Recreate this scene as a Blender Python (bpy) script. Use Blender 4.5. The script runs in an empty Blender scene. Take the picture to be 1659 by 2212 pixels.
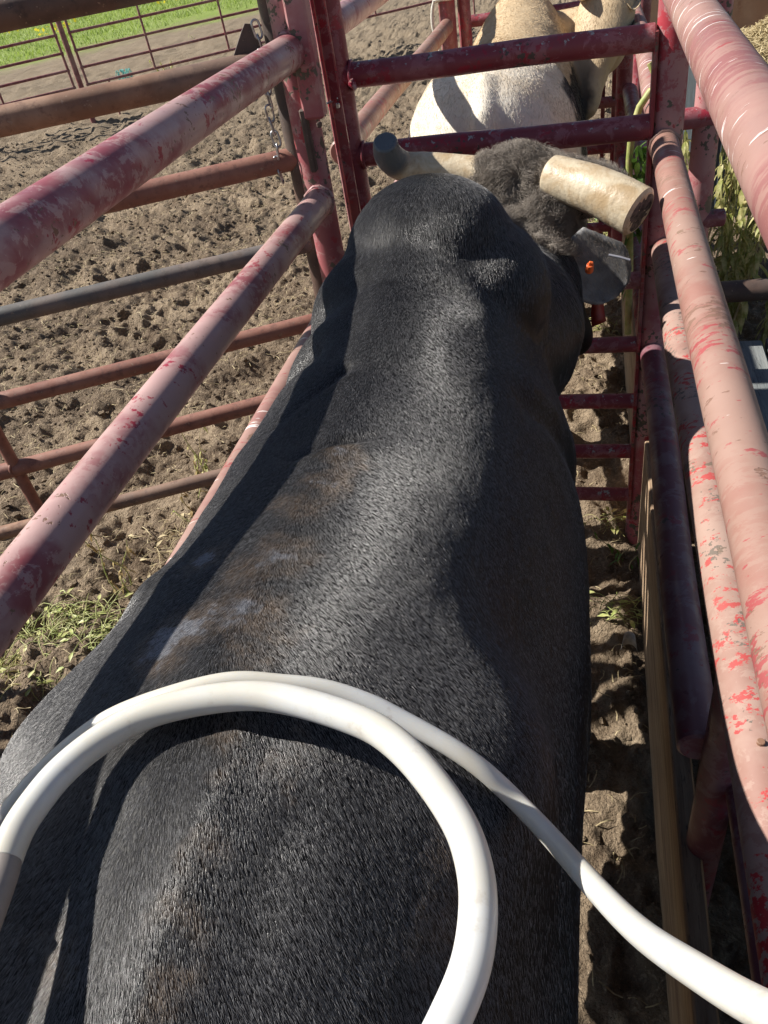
import bpy, bmesh, math, random
import numpy as np
from mathutils import Vector, Matrix, Euler

random.seed(7)
rng = np.random.default_rng(7)
SC = bpy.context.scene
COL = SC.collection

# ------------------------------------------------------------------ camera, sky, sun, exposure
CAM_H = 1.83
cam_d = bpy.data.cameras.new('camera')
cam = bpy.data.objects.new('camera', cam_d)
COL.objects.link(cam)
R = Matrix(((0.96743478, -0.01321106, 0.25277542),
            (0.20289127, 0.63757234, -0.74319355),
            (-0.15134424, 0.77027721, 0.61949006)))
cam.matrix_world = Matrix.Translation((0, 0, CAM_H)) @ R.to_4x4()
cam_d.sensor_fit = 'VERTICAL'
cam_d.sensor_height = 24.0
cam_d.sensor_width = 18.0
cam_d.lens = 24.0 * 1668.0 / 2212.0
cam_d.clip_start = 0.02
cam_d.clip_end = 2000
SC.camera = cam

SUN_EL = math.radians(42.5)
SUN_DIR = Vector((-math.cos(SUN_EL), math.cos(SUN_EL) * 0.002, math.sin(SUN_EL))).normalized()
world = bpy.data.worlds.new('World')
SC.world = world
world.use_nodes = True
wn = world.node_tree.nodes
wl = world.node_tree.links
for n in list(wn):
    wn.remove(n)
wo = wn.new('ShaderNodeOutputWorld')
bg = wn.new('ShaderNodeBackground')
sky = wn.new('ShaderNodeTexSky')
sky.sky_type = 'NISHITA'
sky.sun_disc = False
sky.sun_elevation = SUN_EL
sky.sun_rotation = math.atan2(SUN_DIR.x, SUN_DIR.y)
sky.air_density = 1.0
sky.dust_density = 0.6
bg.inputs['Strength'].default_value = 0.05
wl.new(sky.outputs[0], bg.inputs[0])
wl.new(bg.outputs[0], wo.inputs[0])

sl = bpy.data.lights.new('sun', 'SUN')
sl.energy = 5.0
sl.angle = math.radians(0.5)
sl.color = (1.0, 0.95, 0.87)
so = bpy.data.objects.new('sun', sl)
COL.objects.link(so)
so.rotation_euler = SUN_DIR.to_track_quat('Z', 'Y').to_euler()
SC.view_settings.view_transform = 'Standard'
SC.view_settings.look = 'None'
SC.view_settings.exposure = 0.78
SC.view_settings.gamma = 1.0
SC.view_settings.use_curve_mapping = False


# ------------------------------------------------------------------ numpy noise
def _hash(ix, iy, iz, seed):
    h = (ix.astype(np.int64) * 374761393 + iy.astype(np.int64) * 668265263 + iz.astype(np.int64) * 2147483647 + seed * 974634777) & 0xffffffff
    h = ((h ^ (h >> 13)) * 1274126177) & 0xffffffff
    h = (h ^ (h >> 16)) & 0xffffffff
    h = (h * 2246822519) & 0xffffffff
    return ((h ^ (h >> 15)) & 0xffffff) / float(0xffffff)


def vnoise(x, y, z=None, seed=0):
    if z is None:
        z = np.zeros_like(x)
    ix, iy, iz = np.floor(x), np.floor(y), np.floor(z)
    fx, fy, fz = x - ix, y - iy, z - iz
    ux, uy, uz = [f * f * f * (f * (f * 6 - 15) + 10) for f in (fx, fy, fz)]
    ix, iy, iz = ix.astype(np.int64), iy.astype(np.int64), iz.astype(np.int64)
    r = 0
    for dx in (0, 1):
        for dy in (0, 1):
            for dz in (0, 1):
                w = (ux if dx else 1 - ux) * (uy if dy else 1 - uy) * (uz if dz else 1 - uz)
                r = r + w * _hash(ix + dx, iy + dy, iz + dz, seed)
    return r * 2 - 1


def fbm(x, y, z=None, seed=0, octaves=4, gain=0.5):
    a, t, f = 1.0, 0, 1.0
    for o in range(octaves):
        t = t + a * vnoise(x * f, y * f, None if z is None else z * f, seed + o * 17)
        a *= gain
        f *= 2.03
    return t


def worley(x, y, seed=0):
    ix, iy = np.floor(x).astype(np.int64), np.floor(y).astype(np.int64)
    z0 = np.zeros_like(ix)
    best = np.full(x.shape, 9.0)
    for dx in (-1, 0, 1):
        for dy in (-1, 0, 1):
            cx = ix + dx + _hash(ix + dx, iy + dy, z0, seed)
            cy = iy + dy + _hash(ix + dx, iy + dy, z0 + 5, seed)
            best = np.minimum(best, (cx - x) ** 2 + (cy - y) ** 2)
    return np.sqrt(best)


def sstep(a, b, x):
    t = np.clip((x - a) / (b - a), 0, 1)
    return t * t * (3 - 2 * t)


# ------------------------------------------------------------------ materials
class NT:
    def __init__(self, name):
        self.m = bpy.data.materials.new(name)
        self.m.use_nodes = True
        self.n = self.m.node_tree.nodes
        self.l = self.m.node_tree.links
        for x in list(self.n):
            self.n.remove(x)
        self.out = self.n.new('ShaderNodeOutputMaterial')
        self.b = self.n.new('ShaderNodeBsdfPrincipled')
        self.l.new(self.b.outputs[0], self.out.inputs[0])
        self.tc = self.n.new('ShaderNodeTexCoord')
        self.src = self.tc.outputs['Object']

    def geo(self):
        g = self.n.new('ShaderNodeNewGeometry')
        self.src = g.outputs['Position']
        return self

    def put(self, sock, v):
        if isinstance(v, bpy.types.NodeSocket):
            self.l.new(v, sock)
        elif isinstance(v, (tuple, list)) and len(v) == 3 and sock.type == 'RGBA':
            sock.default_value = (*v, 1)
        else:
            sock.default_value = v

    def map(self, scale=(1, 1, 1), rot=(0, 0, 0), src=None, loc=(0, 0, 0)):
        mp = self.n.new('ShaderNodeMapping')
        self.l.new(src or self.src, mp.inputs[0])
        mp.inputs['Scale'].default_value = scale
        mp.inputs['Rotation'].default_value = rot
        mp.inputs['Location'].default_value = loc
        return mp.outputs[0]

    def noise(self, scale, detail=4, rough=0.55, vec=None, dist=0.0):
        t = self.n.new('ShaderNodeTexNoise')
        self.l.new(vec or self.src, t.inputs['Vector'])
        t.inputs['Scale'].default_value = scale
        t.inputs['Detail'].default_value = detail
        t.inputs['Roughness'].default_value = rough
        t.inputs['Distortion'].default_value = dist
        return t.outputs['Fac']

    def voro(self, scale, vec=None, feature='F1', out='Distance'):
        t = self.n.new('ShaderNodeTexVoronoi')
        t.feature = feature
        self.l.new(vec or self.src, t.inputs['Vector'])
        t.inputs['Scale'].default_value = scale
        return t.outputs[out]

    def ramp(self, fac, lo, hi, a=0.0, b=1.0):
        t = self.n.new('ShaderNodeMapRange')
        t.interpolation_type = 'SMOOTHSTEP'
        self.put(t.inputs['Value'], fac)
        t.inputs['From Min'].default_value = lo
        t.inputs['From Max'].default_value = hi
        t.inputs['To Min'].default_value = a
        t.inputs['To Max'].default_value = b
        return t.outputs[0]

    def mix(self, fac, a, b):
        t = self.n.new('ShaderNodeMix')
        t.data_type = 'RGBA'
        self.put(t.inputs[0], fac)
        self.put(t.inputs[6], a)
        self.put(t.inputs[7], b)
        return t.outputs[2]

    def math(self, op, a, b=0.0):
        t = self.n.new('ShaderNodeMath')
        t.operation = op
        self.put(t.inputs[0], a)
        self.put(t.inputs[1], b)
        return t.outputs[0]

    def sep(self, src=None):
        t = self.n.new('ShaderNodeSeparateXYZ')
        self.l.new(src or self.src, t.inputs[0])
        return t.outputs

    def bump(self, h, strength=0.5, dist=0.01):
        t = self.n.new('ShaderNodeBump')
        t.inputs['Strength'].default_value = strength
        t.inputs['Distance'].default_value = dist
        self.l.new(h, t.inputs['Height'])
        self.l.new(t.outputs[0], self.b.inputs['Normal'])
        return t

    def base(self, c):
        self.put(self.b.inputs['Base Color'], c)

    def rough(self, r):
        self.put(self.b.inputs['Roughness'], r)

    def spec(self, s):
        self.b.inputs['Specular IOR Level'].default_value = s


def paint(name, main, chalk, red, chip=(0.09, 0.065, 0.05), chalk_amt=0.5, red_amt=0.35, chip_amt=0.4,
          streak=(1, 1, 1), scratch=0.0, lichen=0.0, rough=0.45, s=1.0, loc=(0, 0, 0)):
    m = NT(name)
    m.src = m.map(loc=loc)
    vs = m.map(streak)
    c = m.mix(m.ramp(m.noise(3.1 * s, 5, 0.6), 0.62 - chalk_amt * 0.28, 0.70 - chalk_amt * 0.18), main, chalk)
    # chalky bloom in brush-like strokes
    c = m.mix(m.ramp(m.noise(22 * s, 6, 0.7, vs, 0.4), 0.50, 0.56, 0, 0.75), c, chalk)
    c = m.mix(m.ramp(m.math('MULTIPLY', m.noise(5.5 * s, 6, 0.7, None, 0.3), m.noise(34 * s, 5, 0.7, vs)), 0.36 - red_amt * 0.14, 0.39 - red_amt * 0.14, 0, 1.0), c, red)
    chipf = m.ramp(m.math('MULTIPLY', m.noise(60 * s, 3, 0.6, vs), m.noise(6 * s, 3, 0.6)), 0.43 - chip_amt * 0.13, 0.45 - chip_amt * 0.13)
    c = m.mix(chipf, c, chip)
    big = m.ramp(m.noise(9 * s, 6, 0.65, m.map(loc=(3.3, 1.2, 7.7))), 0.70 - chip_amt * 0.08, 0.72 - chip_amt * 0.08)
    c = m.mix(big, c, m.mix(m.noise(80, 3), chip, (0.16, 0.10, 0.06)))
    if scratch:
        w = m.ramp(m.noise(16, 4, 0.6, m.map((streak[0], streak[1] * 2.2, streak[2]), loc=(9, 4, 1)), 0.2), 0.70 - scratch * 0.1, 0.72 - scratch * 0.1)
        c = m.mix(w, c, (0.78, 0.74, 0.72))
    if lichen:
        geo = m.n.new('ShaderNodeNewGeometry')
        up = m.sep(geo.outputs['Normal'])[2]
        lf = m.math('MULTIPLY', m.ramp(m.noise(38, 5, 0.7), 0.60, 0.63), m.ramp(up, 0.15, 0.6))
        c = m.mix(m.math('MULTIPLY', lf, lichen), c, (0.30, 0.36, 0.36))
    # dust film
    c = m.mix(m.ramp(m.noise(1.7, 3, 0.5, m.map(loc=(5, 5, 5))), 0.35, 0.75, 0.0, 0.22), c, (0.30, 0.23, 0.18))
    m.base(c)
    m.rough(m.ramp(m.noise(14 * s, 4), 0.3, 0.7, rough - 0.08, rough + 0.22))
    m.spec(0.45)
    h = m.math('SUBTRACT', m.math('MULTIPLY', m.noise(120, 3, 0.6), 0.25), m.math('ADD', m.math('MULTIPLY', chipf, 0.8), m.math('MULTIPLY', big, 0.9)))
    m.bump(h, 0.55, 0.0012)
    return m.m


M = {}
M['pink_left'] = paint('faded_pink_paint', (0.25, 0.060, 0.078), (0.43, 0.275, 0.265), (0.28, 0.020, 0.045), chip=(0.20, 0.11, 0.08), chalk_amt=0.85, red_amt=0.28, chip_amt=0.45, rough=0.36, s=1.5)
M['pink_right'] = paint('sun_bleached_paint', (0.268, 0.131, 0.106), (0.304, 0.190, 0.155), (0.295, 0.057, 0.061), chip=(0.20, 0.11, 0.08), chalk_amt=0.65, red_amt=0.36, chip_amt=0.75, streak=(0.55, 1.6, 0.55), scratch=0.15, rough=0.45, s=1.2)
M['pink_chip'] = paint('chipped_pink_paint', (0.285, 0.156, 0.129), (0.350, 0.230, 0.193), (0.40, 0.03, 0.035), chip=(0.12, 0.10, 0.085), chalk_amt=0.7, red_amt=0.5, chip_amt=0.7, streak=(0.8, 1.2, 0.8), rough=0.5, s=1.7)
M['pink_worn'] = paint('worn_streaked_paint', (0.240, 0.097, 0.093), (0.310, 0.181, 0.155), (0.270, 0.050, 0.054), chip=(0.22, 0.12, 0.09), chalk_amt=0.65, red_amt=0.2, chip_amt=0.55, streak=(0.5, 2.2, 0.5), scratch=0.7, rough=0.42)
M['purple'] = paint('shaded_maroon_paint', (0.16, 0.04, 0.06), (0.22, 0.12, 0.14), (0.22, 0.015, 0.04), chip=(0.06, 0.05, 0.05), chalk_amt=0.45, red_amt=0.4, chip_amt=0.5, rough=0.35)  # darker copy of the maroon with shade put into its colour
M['maroon'] = paint('maroon_gate_paint', (0.20, 0.030, 0.045), (0.30, 0.11, 0.13), (0.28, 0.015, 0.035), chip=(0.07, 0.05, 0.045), chalk_amt=0.25, red_amt=0.5, chip_amt=0.5, lichen=0.9, rough=0.35)
M['post'] = paint('dull_red_post_paint', (0.33, 0.075, 0.095), (0.42, 0.21, 0.21), (0.38, 0.03, 0.05), chip=(0.085, 0.075, 0.055), chalk_amt=0.55, red_amt=0.35, chip_amt=0.85, rough=0.45)
M['bright_red'] = paint('bright_red_paint', (0.22, 0.022, 0.032), (0.28, 0.11, 0.11), (0.30, 0.012, 0.022), chalk_amt=0.15, red_amt=0.6, chip_amt=0.6)
M['fence_far'] = paint('old_fence_paint', (0.20, 0.055, 0.06), (0.30, 0.15, 0.14), (0.24, 0.04, 0.05), chalk_amt=0.5, red_amt=0.2, chip_amt=0.4)


def rust(name, a, b, c2, grey=0.0):
    m = NT(name)
    c = m.mix(m.ramp(m.noise(7, 6, 0.65), 0.38, 0.62), a, b)
    c = m.mix(m.ramp(m.noise(45, 5, 0.7), 0.5, 0.66, 0, 0.7), c, c2)
    if grey:
        c = m.mix(m.ramp(m.noise(2.2, 4, 0.6, m.map(loc=(4, 2, 8))), 0.5, 0.62, 0, grey), c, (0.075, 0.08, 0.08))
    c = m.mix(m.ramp(m.noise(90, 3, 0.6), 0.64, 0.7, 0, 0.5), c, (0.35, 0.25, 0.18))
    m.base(c)
    m.rough(m.ramp(m.noise(20, 4), 0.3, 0.7, 0.5, 0.8))
    m.bump(m.noise(150, 4, 0.7), 0.4, 0.001)
    return m.m


M['rust'] = rust('rusty_steel', (0.20, 0.105, 0.065), (0.30, 0.175, 0.115), (0.13, 0.06, 0.04), 0.35)
M['rust_red'] = rust('red_brown_rust', (0.21, 0.085, 0.06), (0.27, 0.13, 0.095), (0.12, 0.05, 0.04), 0.0)
M['rust_grey'] = rust('grey_worn_steel', (0.17, 0.13, 0.11), (0.12, 0.105, 0.10), (0.08, 0.06, 0.05), 0.8)
M['rust_dark'] = rust('dark_rust', (0.075, 0.045, 0.035), (0.12, 0.07, 0.05), (0.05, 0.03, 0.025), 0.3)


def simple(name, col, rough=0.5, var=0.25, scale=20, bump=0.3, bd=0.001, metallic=0.0, spec=0.5):
    m = NT(name)
    d = tuple(v * (1 - var) for v in col)
    e = tuple(min(1, v * (1 + var)) for v in col)
    m.base(m.mix(m.ramp(m.noise(scale, 5, 0.6), 0.3, 0.7), d, e))
    m.rough(rough)
    m.spec(spec)
    m.b.inputs['Metallic'].default_value = metallic
    m.bump(m.noise(scale * 4, 4, 0.6), bump, bd)
    return m.m


M['chain'] = simple('galvanised_chain', (0.42, 0.42, 0.43), 0.32, 0.4, 60, 0.3, 0.0005, 0.9)
M['tape'] = simple('black_tape', (0.016, 0.017, 0.02), 0.35, 0.2, 30)
M['rope'] = simple('white_rope', (0.6, 0.57, 0.5), 0.8, 0.2, 120, 0.8, 0.002)
M['orange'] = simple('orange_tag_plastic', (0.70, 0.14, 0.04), 0.35, 0.12, 30)
M['red_tag'] = simple('red_tag_plastic', (0.24, 0.022, 0.012), 0.4, 0.2, 20)
M['clip'] = simple('metal_clip', (0.45, 0.45, 0.5), 0.35, 0.1, 30, 0.1, 0.0005, 0.6)
M['stone'] = simple('pale_chip', (0.42, 0.40, 0.38), 0.6, 0.3, 50, 0.5, 0.002)
M['net'] = simple('turquoise_twine', (0.22, 0.55, 0.50), 0.6, 0.25, 40)
M['tin'] = simple('shaded_trough_metal', (0.035, 0.048, 0.058), 0.55, 0.3, 9, 0.3, 0.002)  # trough sides darkened, shade put into the metal colour
M['tin_top'] = simple('sunlit_trough_rim', (0.42, 0.43, 0.38), 0.7, 0.25, 14, 0.4, 0.002)  # sunlit top edge of the trough put into this pale colour
M['hose_ferrule'] = simple('grey_hose_end', (0.25, 0.22, 0.20), 0.5, 0.15, 20)
M['claw'] = simple('dark_horn_end', (0.085, 0.068, 0.062), 0.6, 0.6, 90, 0.9, 0.004)
M['ear'] = simple('grey_black_ear_hide', (0.115, 0.115, 0.12), 0.5, 0.35, 40, 0.5, 0.0015)
M['eye'] = simple('eye', (0.01, 0.008, 0.006), 0.08, 0.1, 10, 0)


def hose_mat():
    m = NT('milky_plastic_tube')
    g = m.geo()
    c = m.mix(m.ramp(m.noise(9, 4, 0.6), 0.35, 0.7), (0.58, 0.59, 0.585), (0.55, 0.525, 0.455))
    c = m.mix(m.ramp(m.noise(60, 4, 0.7, m.map((1, 1, 1), loc=(3, 3, 3))), 0.58, 0.72, 0, 0.45), c, (0.42, 0.38, 0.33))
    m.base(c)
    m.rough(0.32)
    m.b.inputs['Subsurface Weight'].default_value = 0.35
    m.b.inputs['Subsurface Radius'].default_value = (0.012, 0.009, 0.006)
    m.b.inputs['Subsurface Scale'].default_value = 0.6
    m.bump(m.noise(70, 3, 0.5), 0.06, 0.001)
    return m.m


M['hose'] = hose_mat()


def wood(name, a, b, along=(8, 0.7, 8), rough=0.75):
    m = NT(name)
    v = m.map(along)
    n = m.noise(5, 6, 0.65, v, 0.5)
    c = m.mix(m.ramp(n, 0.32, 0.7), a, b)
    c = m.mix(m.ramp(m.noise(22, 5, 0.7, v), 0.58, 0.64, 0, 0.7), c, tuple(x * 0.35 for x in a))
    m.base(c)
    m.rough(rough)
    m.bump(m.math('ADD', n, m.noise(30, 4, 0.7, v)), 0.6, 0.003)
    return m.m


M['board'] = wood('kick_board_wood', (0.20, 0.125, 0.075), (0.40, 0.29, 0.19))
M['deck'] = wood('weathered_grey_wood', (0.13, 0.145, 0.15), (0.25, 0.26, 0.25))


def ground_mat():
    m = NT('churned_soil').geo()
    x, y, z = m.sep()
    a = m.mix(m.ramp(m.noise(2.3, 7, 0.65), 0.38, 0.64), (0.19, 0.138, 0.092), (0.37, 0.285, 0.195))
    a = m.mix(m.ramp(m.noise(14, 6, 0.7), 0.46, 0.66, 0, 0.65), a, (0.13, 0.088, 0.056))
    a = m.mix(m.ramp(m.noise(0.9, 6, 0.65, m.map(loc=(7, 3, 0))), 0.44, 0.60, 0, 0.5), a, (0.135, 0.098, 0.068))
    a = m.mix(m.ramp(m.noise(46, 5, 0.7), 0.52, 0.66, 0, 0.6), a, (0.50, 0.39, 0.27))
    a = m.mix(m.ramp(m.noise(190, 3, 0.7), 0.60, 0.68, 0, 0.6), a, (0.46, 0.37, 0.26))
    # greener, paler earth nearer the pasture
    far = m.ramp(m.math('ADD', y, m.math('MULTIPLY', m.noise(0.5, 3), 4.0)), 8.5, 14.0)
    a = m.mix(m.math('MULTIPLY', far, 0.75), a, m.mix(m.noise(3.5, 5, 0.65), (0.20, 0.155, 0.105), (0.36, 0.29, 0.205)))
    # pasture: starts beyond a slanting edge, ragged
    edge = m.math('ADD', m.math('ADD', m.math('MULTIPLY', x, -0.62), m.math('MULTIPLY', y, 0.78)), m.math('MULTIPLY', m.noise(0.35, 5, 0.65), 7.0))
    gf = m.ramp(edge, 24.2, 27.0)
    gf = m.math('MULTIPLY', gf, m.ramp(m.noise(3.0, 5, 0.7), 0.28, 0.46, 0.35, 1.0))
    gr = m.mix(m.noise(1.2, 6, 0.7), (0.17, 0.25, 0.045), (0.31, 0.38, 0.10))
    a = m.mix(gf, a, gr)
    m.base(a)
    m.rough(m.ramp(m.noise(20, 3), 0.3, 0.7, 0.8, 0.98))
    m.spec(0.25)
    crumbs = m.math('SUBTRACT', 1.0, m.voro(95, m.map(src=m.src), 'F1'))
    crumb2 = m.math('SUBTRACT', 1.0, m.voro(210, m.map(src=m.src, loc=(3, 1, 2)), 'F1'))
    h = m.math('ADD', m.math('MULTIPLY', m.noise(60, 6, 0.75), 1.0), m.math('MULTIPLY', m.noise(240, 4, 0.7), 0.35))
    h = m.math('ADD', h, m.math('ADD', m.math('MULTIPLY', crumbs, 0.7), m.math('MULTIPLY', crumb2, 0.35)))
    m.bump(h, 1.0, 0.014)
    return m.m


M['ground'] = ground_mat()


def leafy(name, a, b, rough=0.55, trans=0.35):
    m = NT(name)
    m.geo()
    n = m.noise(35, 3, 0.6)
    m.base(m.mix(m.ramp(n, 0.35, 0.65), a, b))
    m.rough(rough)
    m.b.inputs['Transmission Weight'].default_value = 0
    tr = m.n.new('ShaderNodeBsdfTranslucent')
    m.put(tr.inputs['Color'], m.mix(m.ramp(n, 0.35, 0.65), a, b))
    mx = m.n.new('ShaderNodeMixShader')
    mx.inputs[0].default_value = trans
    m.l.new(m.b.outputs[0], mx.inputs[1])
    m.l.new(tr.outputs[0], mx.inputs[2])
    m.l.new(mx.outputs[0], m.out.inputs[0])
    return m.m


M['leaf'] = leafy('wilting_leaf', (0.30, 0.33, 0.08), (0.62, 0.55, 0.27))
M['leaf_green'] = leafy('fresh_leaf', (0.06, 0.13, 0.02), (0.14, 0.25, 0.05))
M['leaf_dry'] = leafy('dry_leaf', (0.30, 0.20, 0.07), (0.48, 0.38, 0.18), 0.7, 0.2)
M['stem'] = leafy('weed_stem', (0.28, 0.34, 0.09), (0.48, 0.46, 0.20), 0.5, 0.1)
M['stem_dry'] = leafy('dry_stem', (0.38, 0.30, 0.16), (0.52, 0.44, 0.27), 0.7, 0.05)
M['straw'] = leafy('straw', (0.36, 0.28, 0.15), (0.55, 0.46, 0.27), 0.7, 0.15)
M['grass'] = leafy('pasture_grass', (0.20, 0.31, 0.045), (0.38, 0.46, 0.12), 0.6, 0.4)
M['flower'] = leafy('yellow_flower', (0.75, 0.60, 0.04), (0.85, 0.72, 0.08), 0.6, 0.3)
M['seed'] = leafy('seed_head', (0.16, 0.16, 0.05), (0.34, 0.31, 0.12), 0.8, 0.1)


def dist_to(m, c):
    d = m.n.new('ShaderNodeVectorMath')
    d.operation = 'DISTANCE'
    m.l.new(m.src, d.inputs[0])
    d.inputs[1].default_value = c
    return d.outputs['Value']


def coat_mat(name, kind):
    m = NT(name)
    m.geo()
    if kind in ('black', 'black_hair'):
        k = 0.20 if kind == 'black' else 1.8
        a = m.mix(m.ramp(m.noise(4.5, 4, 0.55), 0.36, 0.66), (0.024 * k, 0.023 * k, 0.025 * k), (0.050 * k, 0.048 * k, 0.047 * k))
        # sun-browned fringes round the rubbed, bare grey places on hip, loin and backbone
        br = gr = None
        for (c, r, bare) in RUBS:
            dd = m.math('ADD', dist_to(m, c), m.math('MULTIPLY', m.math('SUBTRACT', m.noise(26, 5, 0.65), 0.5), 0.09))
            f = m.ramp(dd, r + 0.018, r * 0.55)
            br = f if br is None else m.math('MAXIMUM', br, f)
            if bare:
                g = m.ramp(dd, r * 0.75, r * 0.35)
                gr = g if gr is None else m.math('MAXIMUM', gr, g)
        a = m.mix(m.math('MULTIPLY', br, m.ramp(m.noise(60, 4, 0.7), 0.35, 0.6, 0.35, 1.0)), a, (0.040, 0.027, 0.018) if kind == 'black' else (0.20, 0.155, 0.118))
        a = m.mix(gr, a, (0.075, 0.078, 0.088) if kind == 'black' else (0.34, 0.34, 0.365))
        m.rough(0.5)
        m.spec(0.16)
    elif kind == 'poll':
        a = m.mix(m.noise(40, 4, 0.7), (0.13, 0.11, 0.092), (0.36, 0.31, 0.26))
        m.rough(0.5)
    else:
        x, y, z = m.sep()
        a = m.mix(m.ramp(m.noise(4, 5, 0.6), 0.4, 0.65), (0.72, 0.67, 0.58), (0.66, 0.57, 0.44))
        tan = m.ramp(m.math('ADD', y, m.math('MULTIPLY', m.noise(6, 4), 0.4)), 2.80, 3.15)
        a = m.mix(tan, a, m.mix(m.noise(11, 5, 0.7), (0.47, 0.34, 0.20), (0.60, 0.48, 0.32)))
        # dark flank stripe
        s = m.math('ADD', x, m.math('MULTIPLY', m.noise(9, 4), 0.06))
        dk = m.math('MULTIPLY', m.ramp(s, -0.055, -0.045), m.ramp(m.math('ADD', y, m.math('MULTIPLY', m.noise(5, 3), 0.15)), 2.66, 2.70))
        dk = m.math('MULTIPLY', dk, m.ramp(y, 3.7, 3.5))
        dk = m.math('MULTIPLY', dk, m.ramp(m.math('ADD', x, m.math('MULTIPLY', m.noise(8, 3), 0.1)), 0.07, 0.03))
        a = m.mix(m.math('MULTIPLY', dk, m.ramp(m.noise(7, 5, 0.6), 0.30, 0.36)), a, (0.02, 0.016, 0.014))
        m.rough(0.6)
        m.spec(0.3)
    if kind == 'black_hair':
        hi = m.n.new('ShaderNodeHairInfo')
        a = m.mix(m.ramp(hi.outputs['Random'], 0.5, 1.0, 0.0, 0.38), a, (0.46, 0.46, 0.47))  # glints on the coat put into the colour of random pale hairs
        a = m.mix(m.ramp(hi.outputs['Random'], 0.3, 0.0, 0.0, 0.7), a, (0.01, 0.01, 0.011))
        m.base(a)
        m.rough(0.29)
        m.spec(0.8)
        return m.m
    m.base(a)
    m.bump(m.noise(420, 2, 0.6, m.map((1.0, 0.28, 1.0))), 0.4, 0.001)
    return m.m


RUBS = [((-0.267, 0.686, 1.353), 0.030, True), ((-0.280, 0.638, 1.360), 0.030, True), ((-0.286, 0.592, 1.364), 0.030, False), ((-0.281, 0.507, 1.375), 0.035, True), ((-0.301, 0.485, 1.377), 0.030, False), ((-0.267, 0.519, 1.371), 0.020, False), ((-0.294, 0.420, 1.382), 0.035, True), ((-0.326, 0.411, 1.378), 0.030, True), ((-0.355, 0.380, 1.370), 0.030, True), ((-0.264, 0.416, 1.377), 0.030, False), ((-0.269, 0.378, 1.384), 0.022, False), ((-0.367, 0.506, 1.348), 0.018, True), ((-0.244, 0.290, 1.383), 0.014, False), ((-0.240, 0.259, 1.380), 0.010, True), ((-0.237, 0.215, 1.372), 0.010, False), ((-0.239, 0.164, 1.362), 0.010, True), ((-0.202, 0.291, 1.369), 0.016, False), ((-0.094, 0.271, 1.274), 0.014, False), ((-0.091, 0.224, 1.270), 0.022, False), ((-0.345, 0.141, 1.360), 0.015, True), ((-0.326, 0.134, 1.363), 0.020, True), ((-0.237, 0.128, 1.356), 0.014, False), ((-0.289, 0.452, 1.379), 0.015, False)]
M['black_coat'] = coat_mat('black_coat', 'black')
M['black_hair'] = coat_mat('black_hair', 'black_hair')
M['poll_hair'] = coat_mat('curly_poll_hair', 'poll')
M['white_coat'] = coat_mat('cream_white_coat', 'white')


def horn_mat(tip_shadow=None):
    m = NT('horn').geo()
    c = m.mix(m.ramp(m.noise(16, 5, 0.65, None, 0.6), 0.35, 0.65), (0.40, 0.29, 0.17), (0.56, 0.48, 0.35))
    c = m.mix(m.ramp(m.noise(40, 4, 0.7), 0.55, 0.7, 0, 0.6), c, (0.26, 0.20, 0.14))
    if tip_shadow:
        d = m.n.new('ShaderNodeVectorMath')
        d.operation = 'DISTANCE'
        m.l.new(m.src, d.inputs[0])
        d.inputs[1].default_value = tip_shadow[0]
        dd = m.math('ADD', d.outputs['Value'], m.math('MULTIPLY', m.noise(20, 4, 0.6), 0.03))
        c = m.mix(m.ramp(dd, tip_shadow[1] + 0.03, tip_shadow[1]), c, (0.085, 0.10, 0.115))  # cast shadow of the rail painted over the horn tip
    m.base(c)
    m.rough(m.ramp(m.noise(30, 3), 0.3, 0.7, 0.25, 0.5))
    m.bump(m.math('ADD', m.noise(30, 6, 0.75, m.map((2.2, 1.4, 0.8)), 0.8), m.noise(150, 3)), 0.45, 0.002)
    return m.m


M['horn'] = horn_mat()
M['horn_tip_shadow'] = horn_mat(((-0.44, 1.79, 1.38), 0.055))


def wall_mat():
    m = NT('rusted_sheet_metal')
    c = m.mix(m.ramp(m.noise(1.6, 5, 0.6), 0.4, 0.65), (0.30, 0.17, 0.11), (0.42, 0.27, 0.18))
    c = m.mix(m.ramp(m.noise(6, 5, 0.7), 0.6, 0.7, 0, 0.6), c, (0.22, 0.10, 0.06))
    m.base(c)
    m.rough(0.7)
    m.bump(m.noise(40, 4, 0.6), 0.3, 0.002)
    return m.m


M['wall'] = wall_mat()


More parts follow.
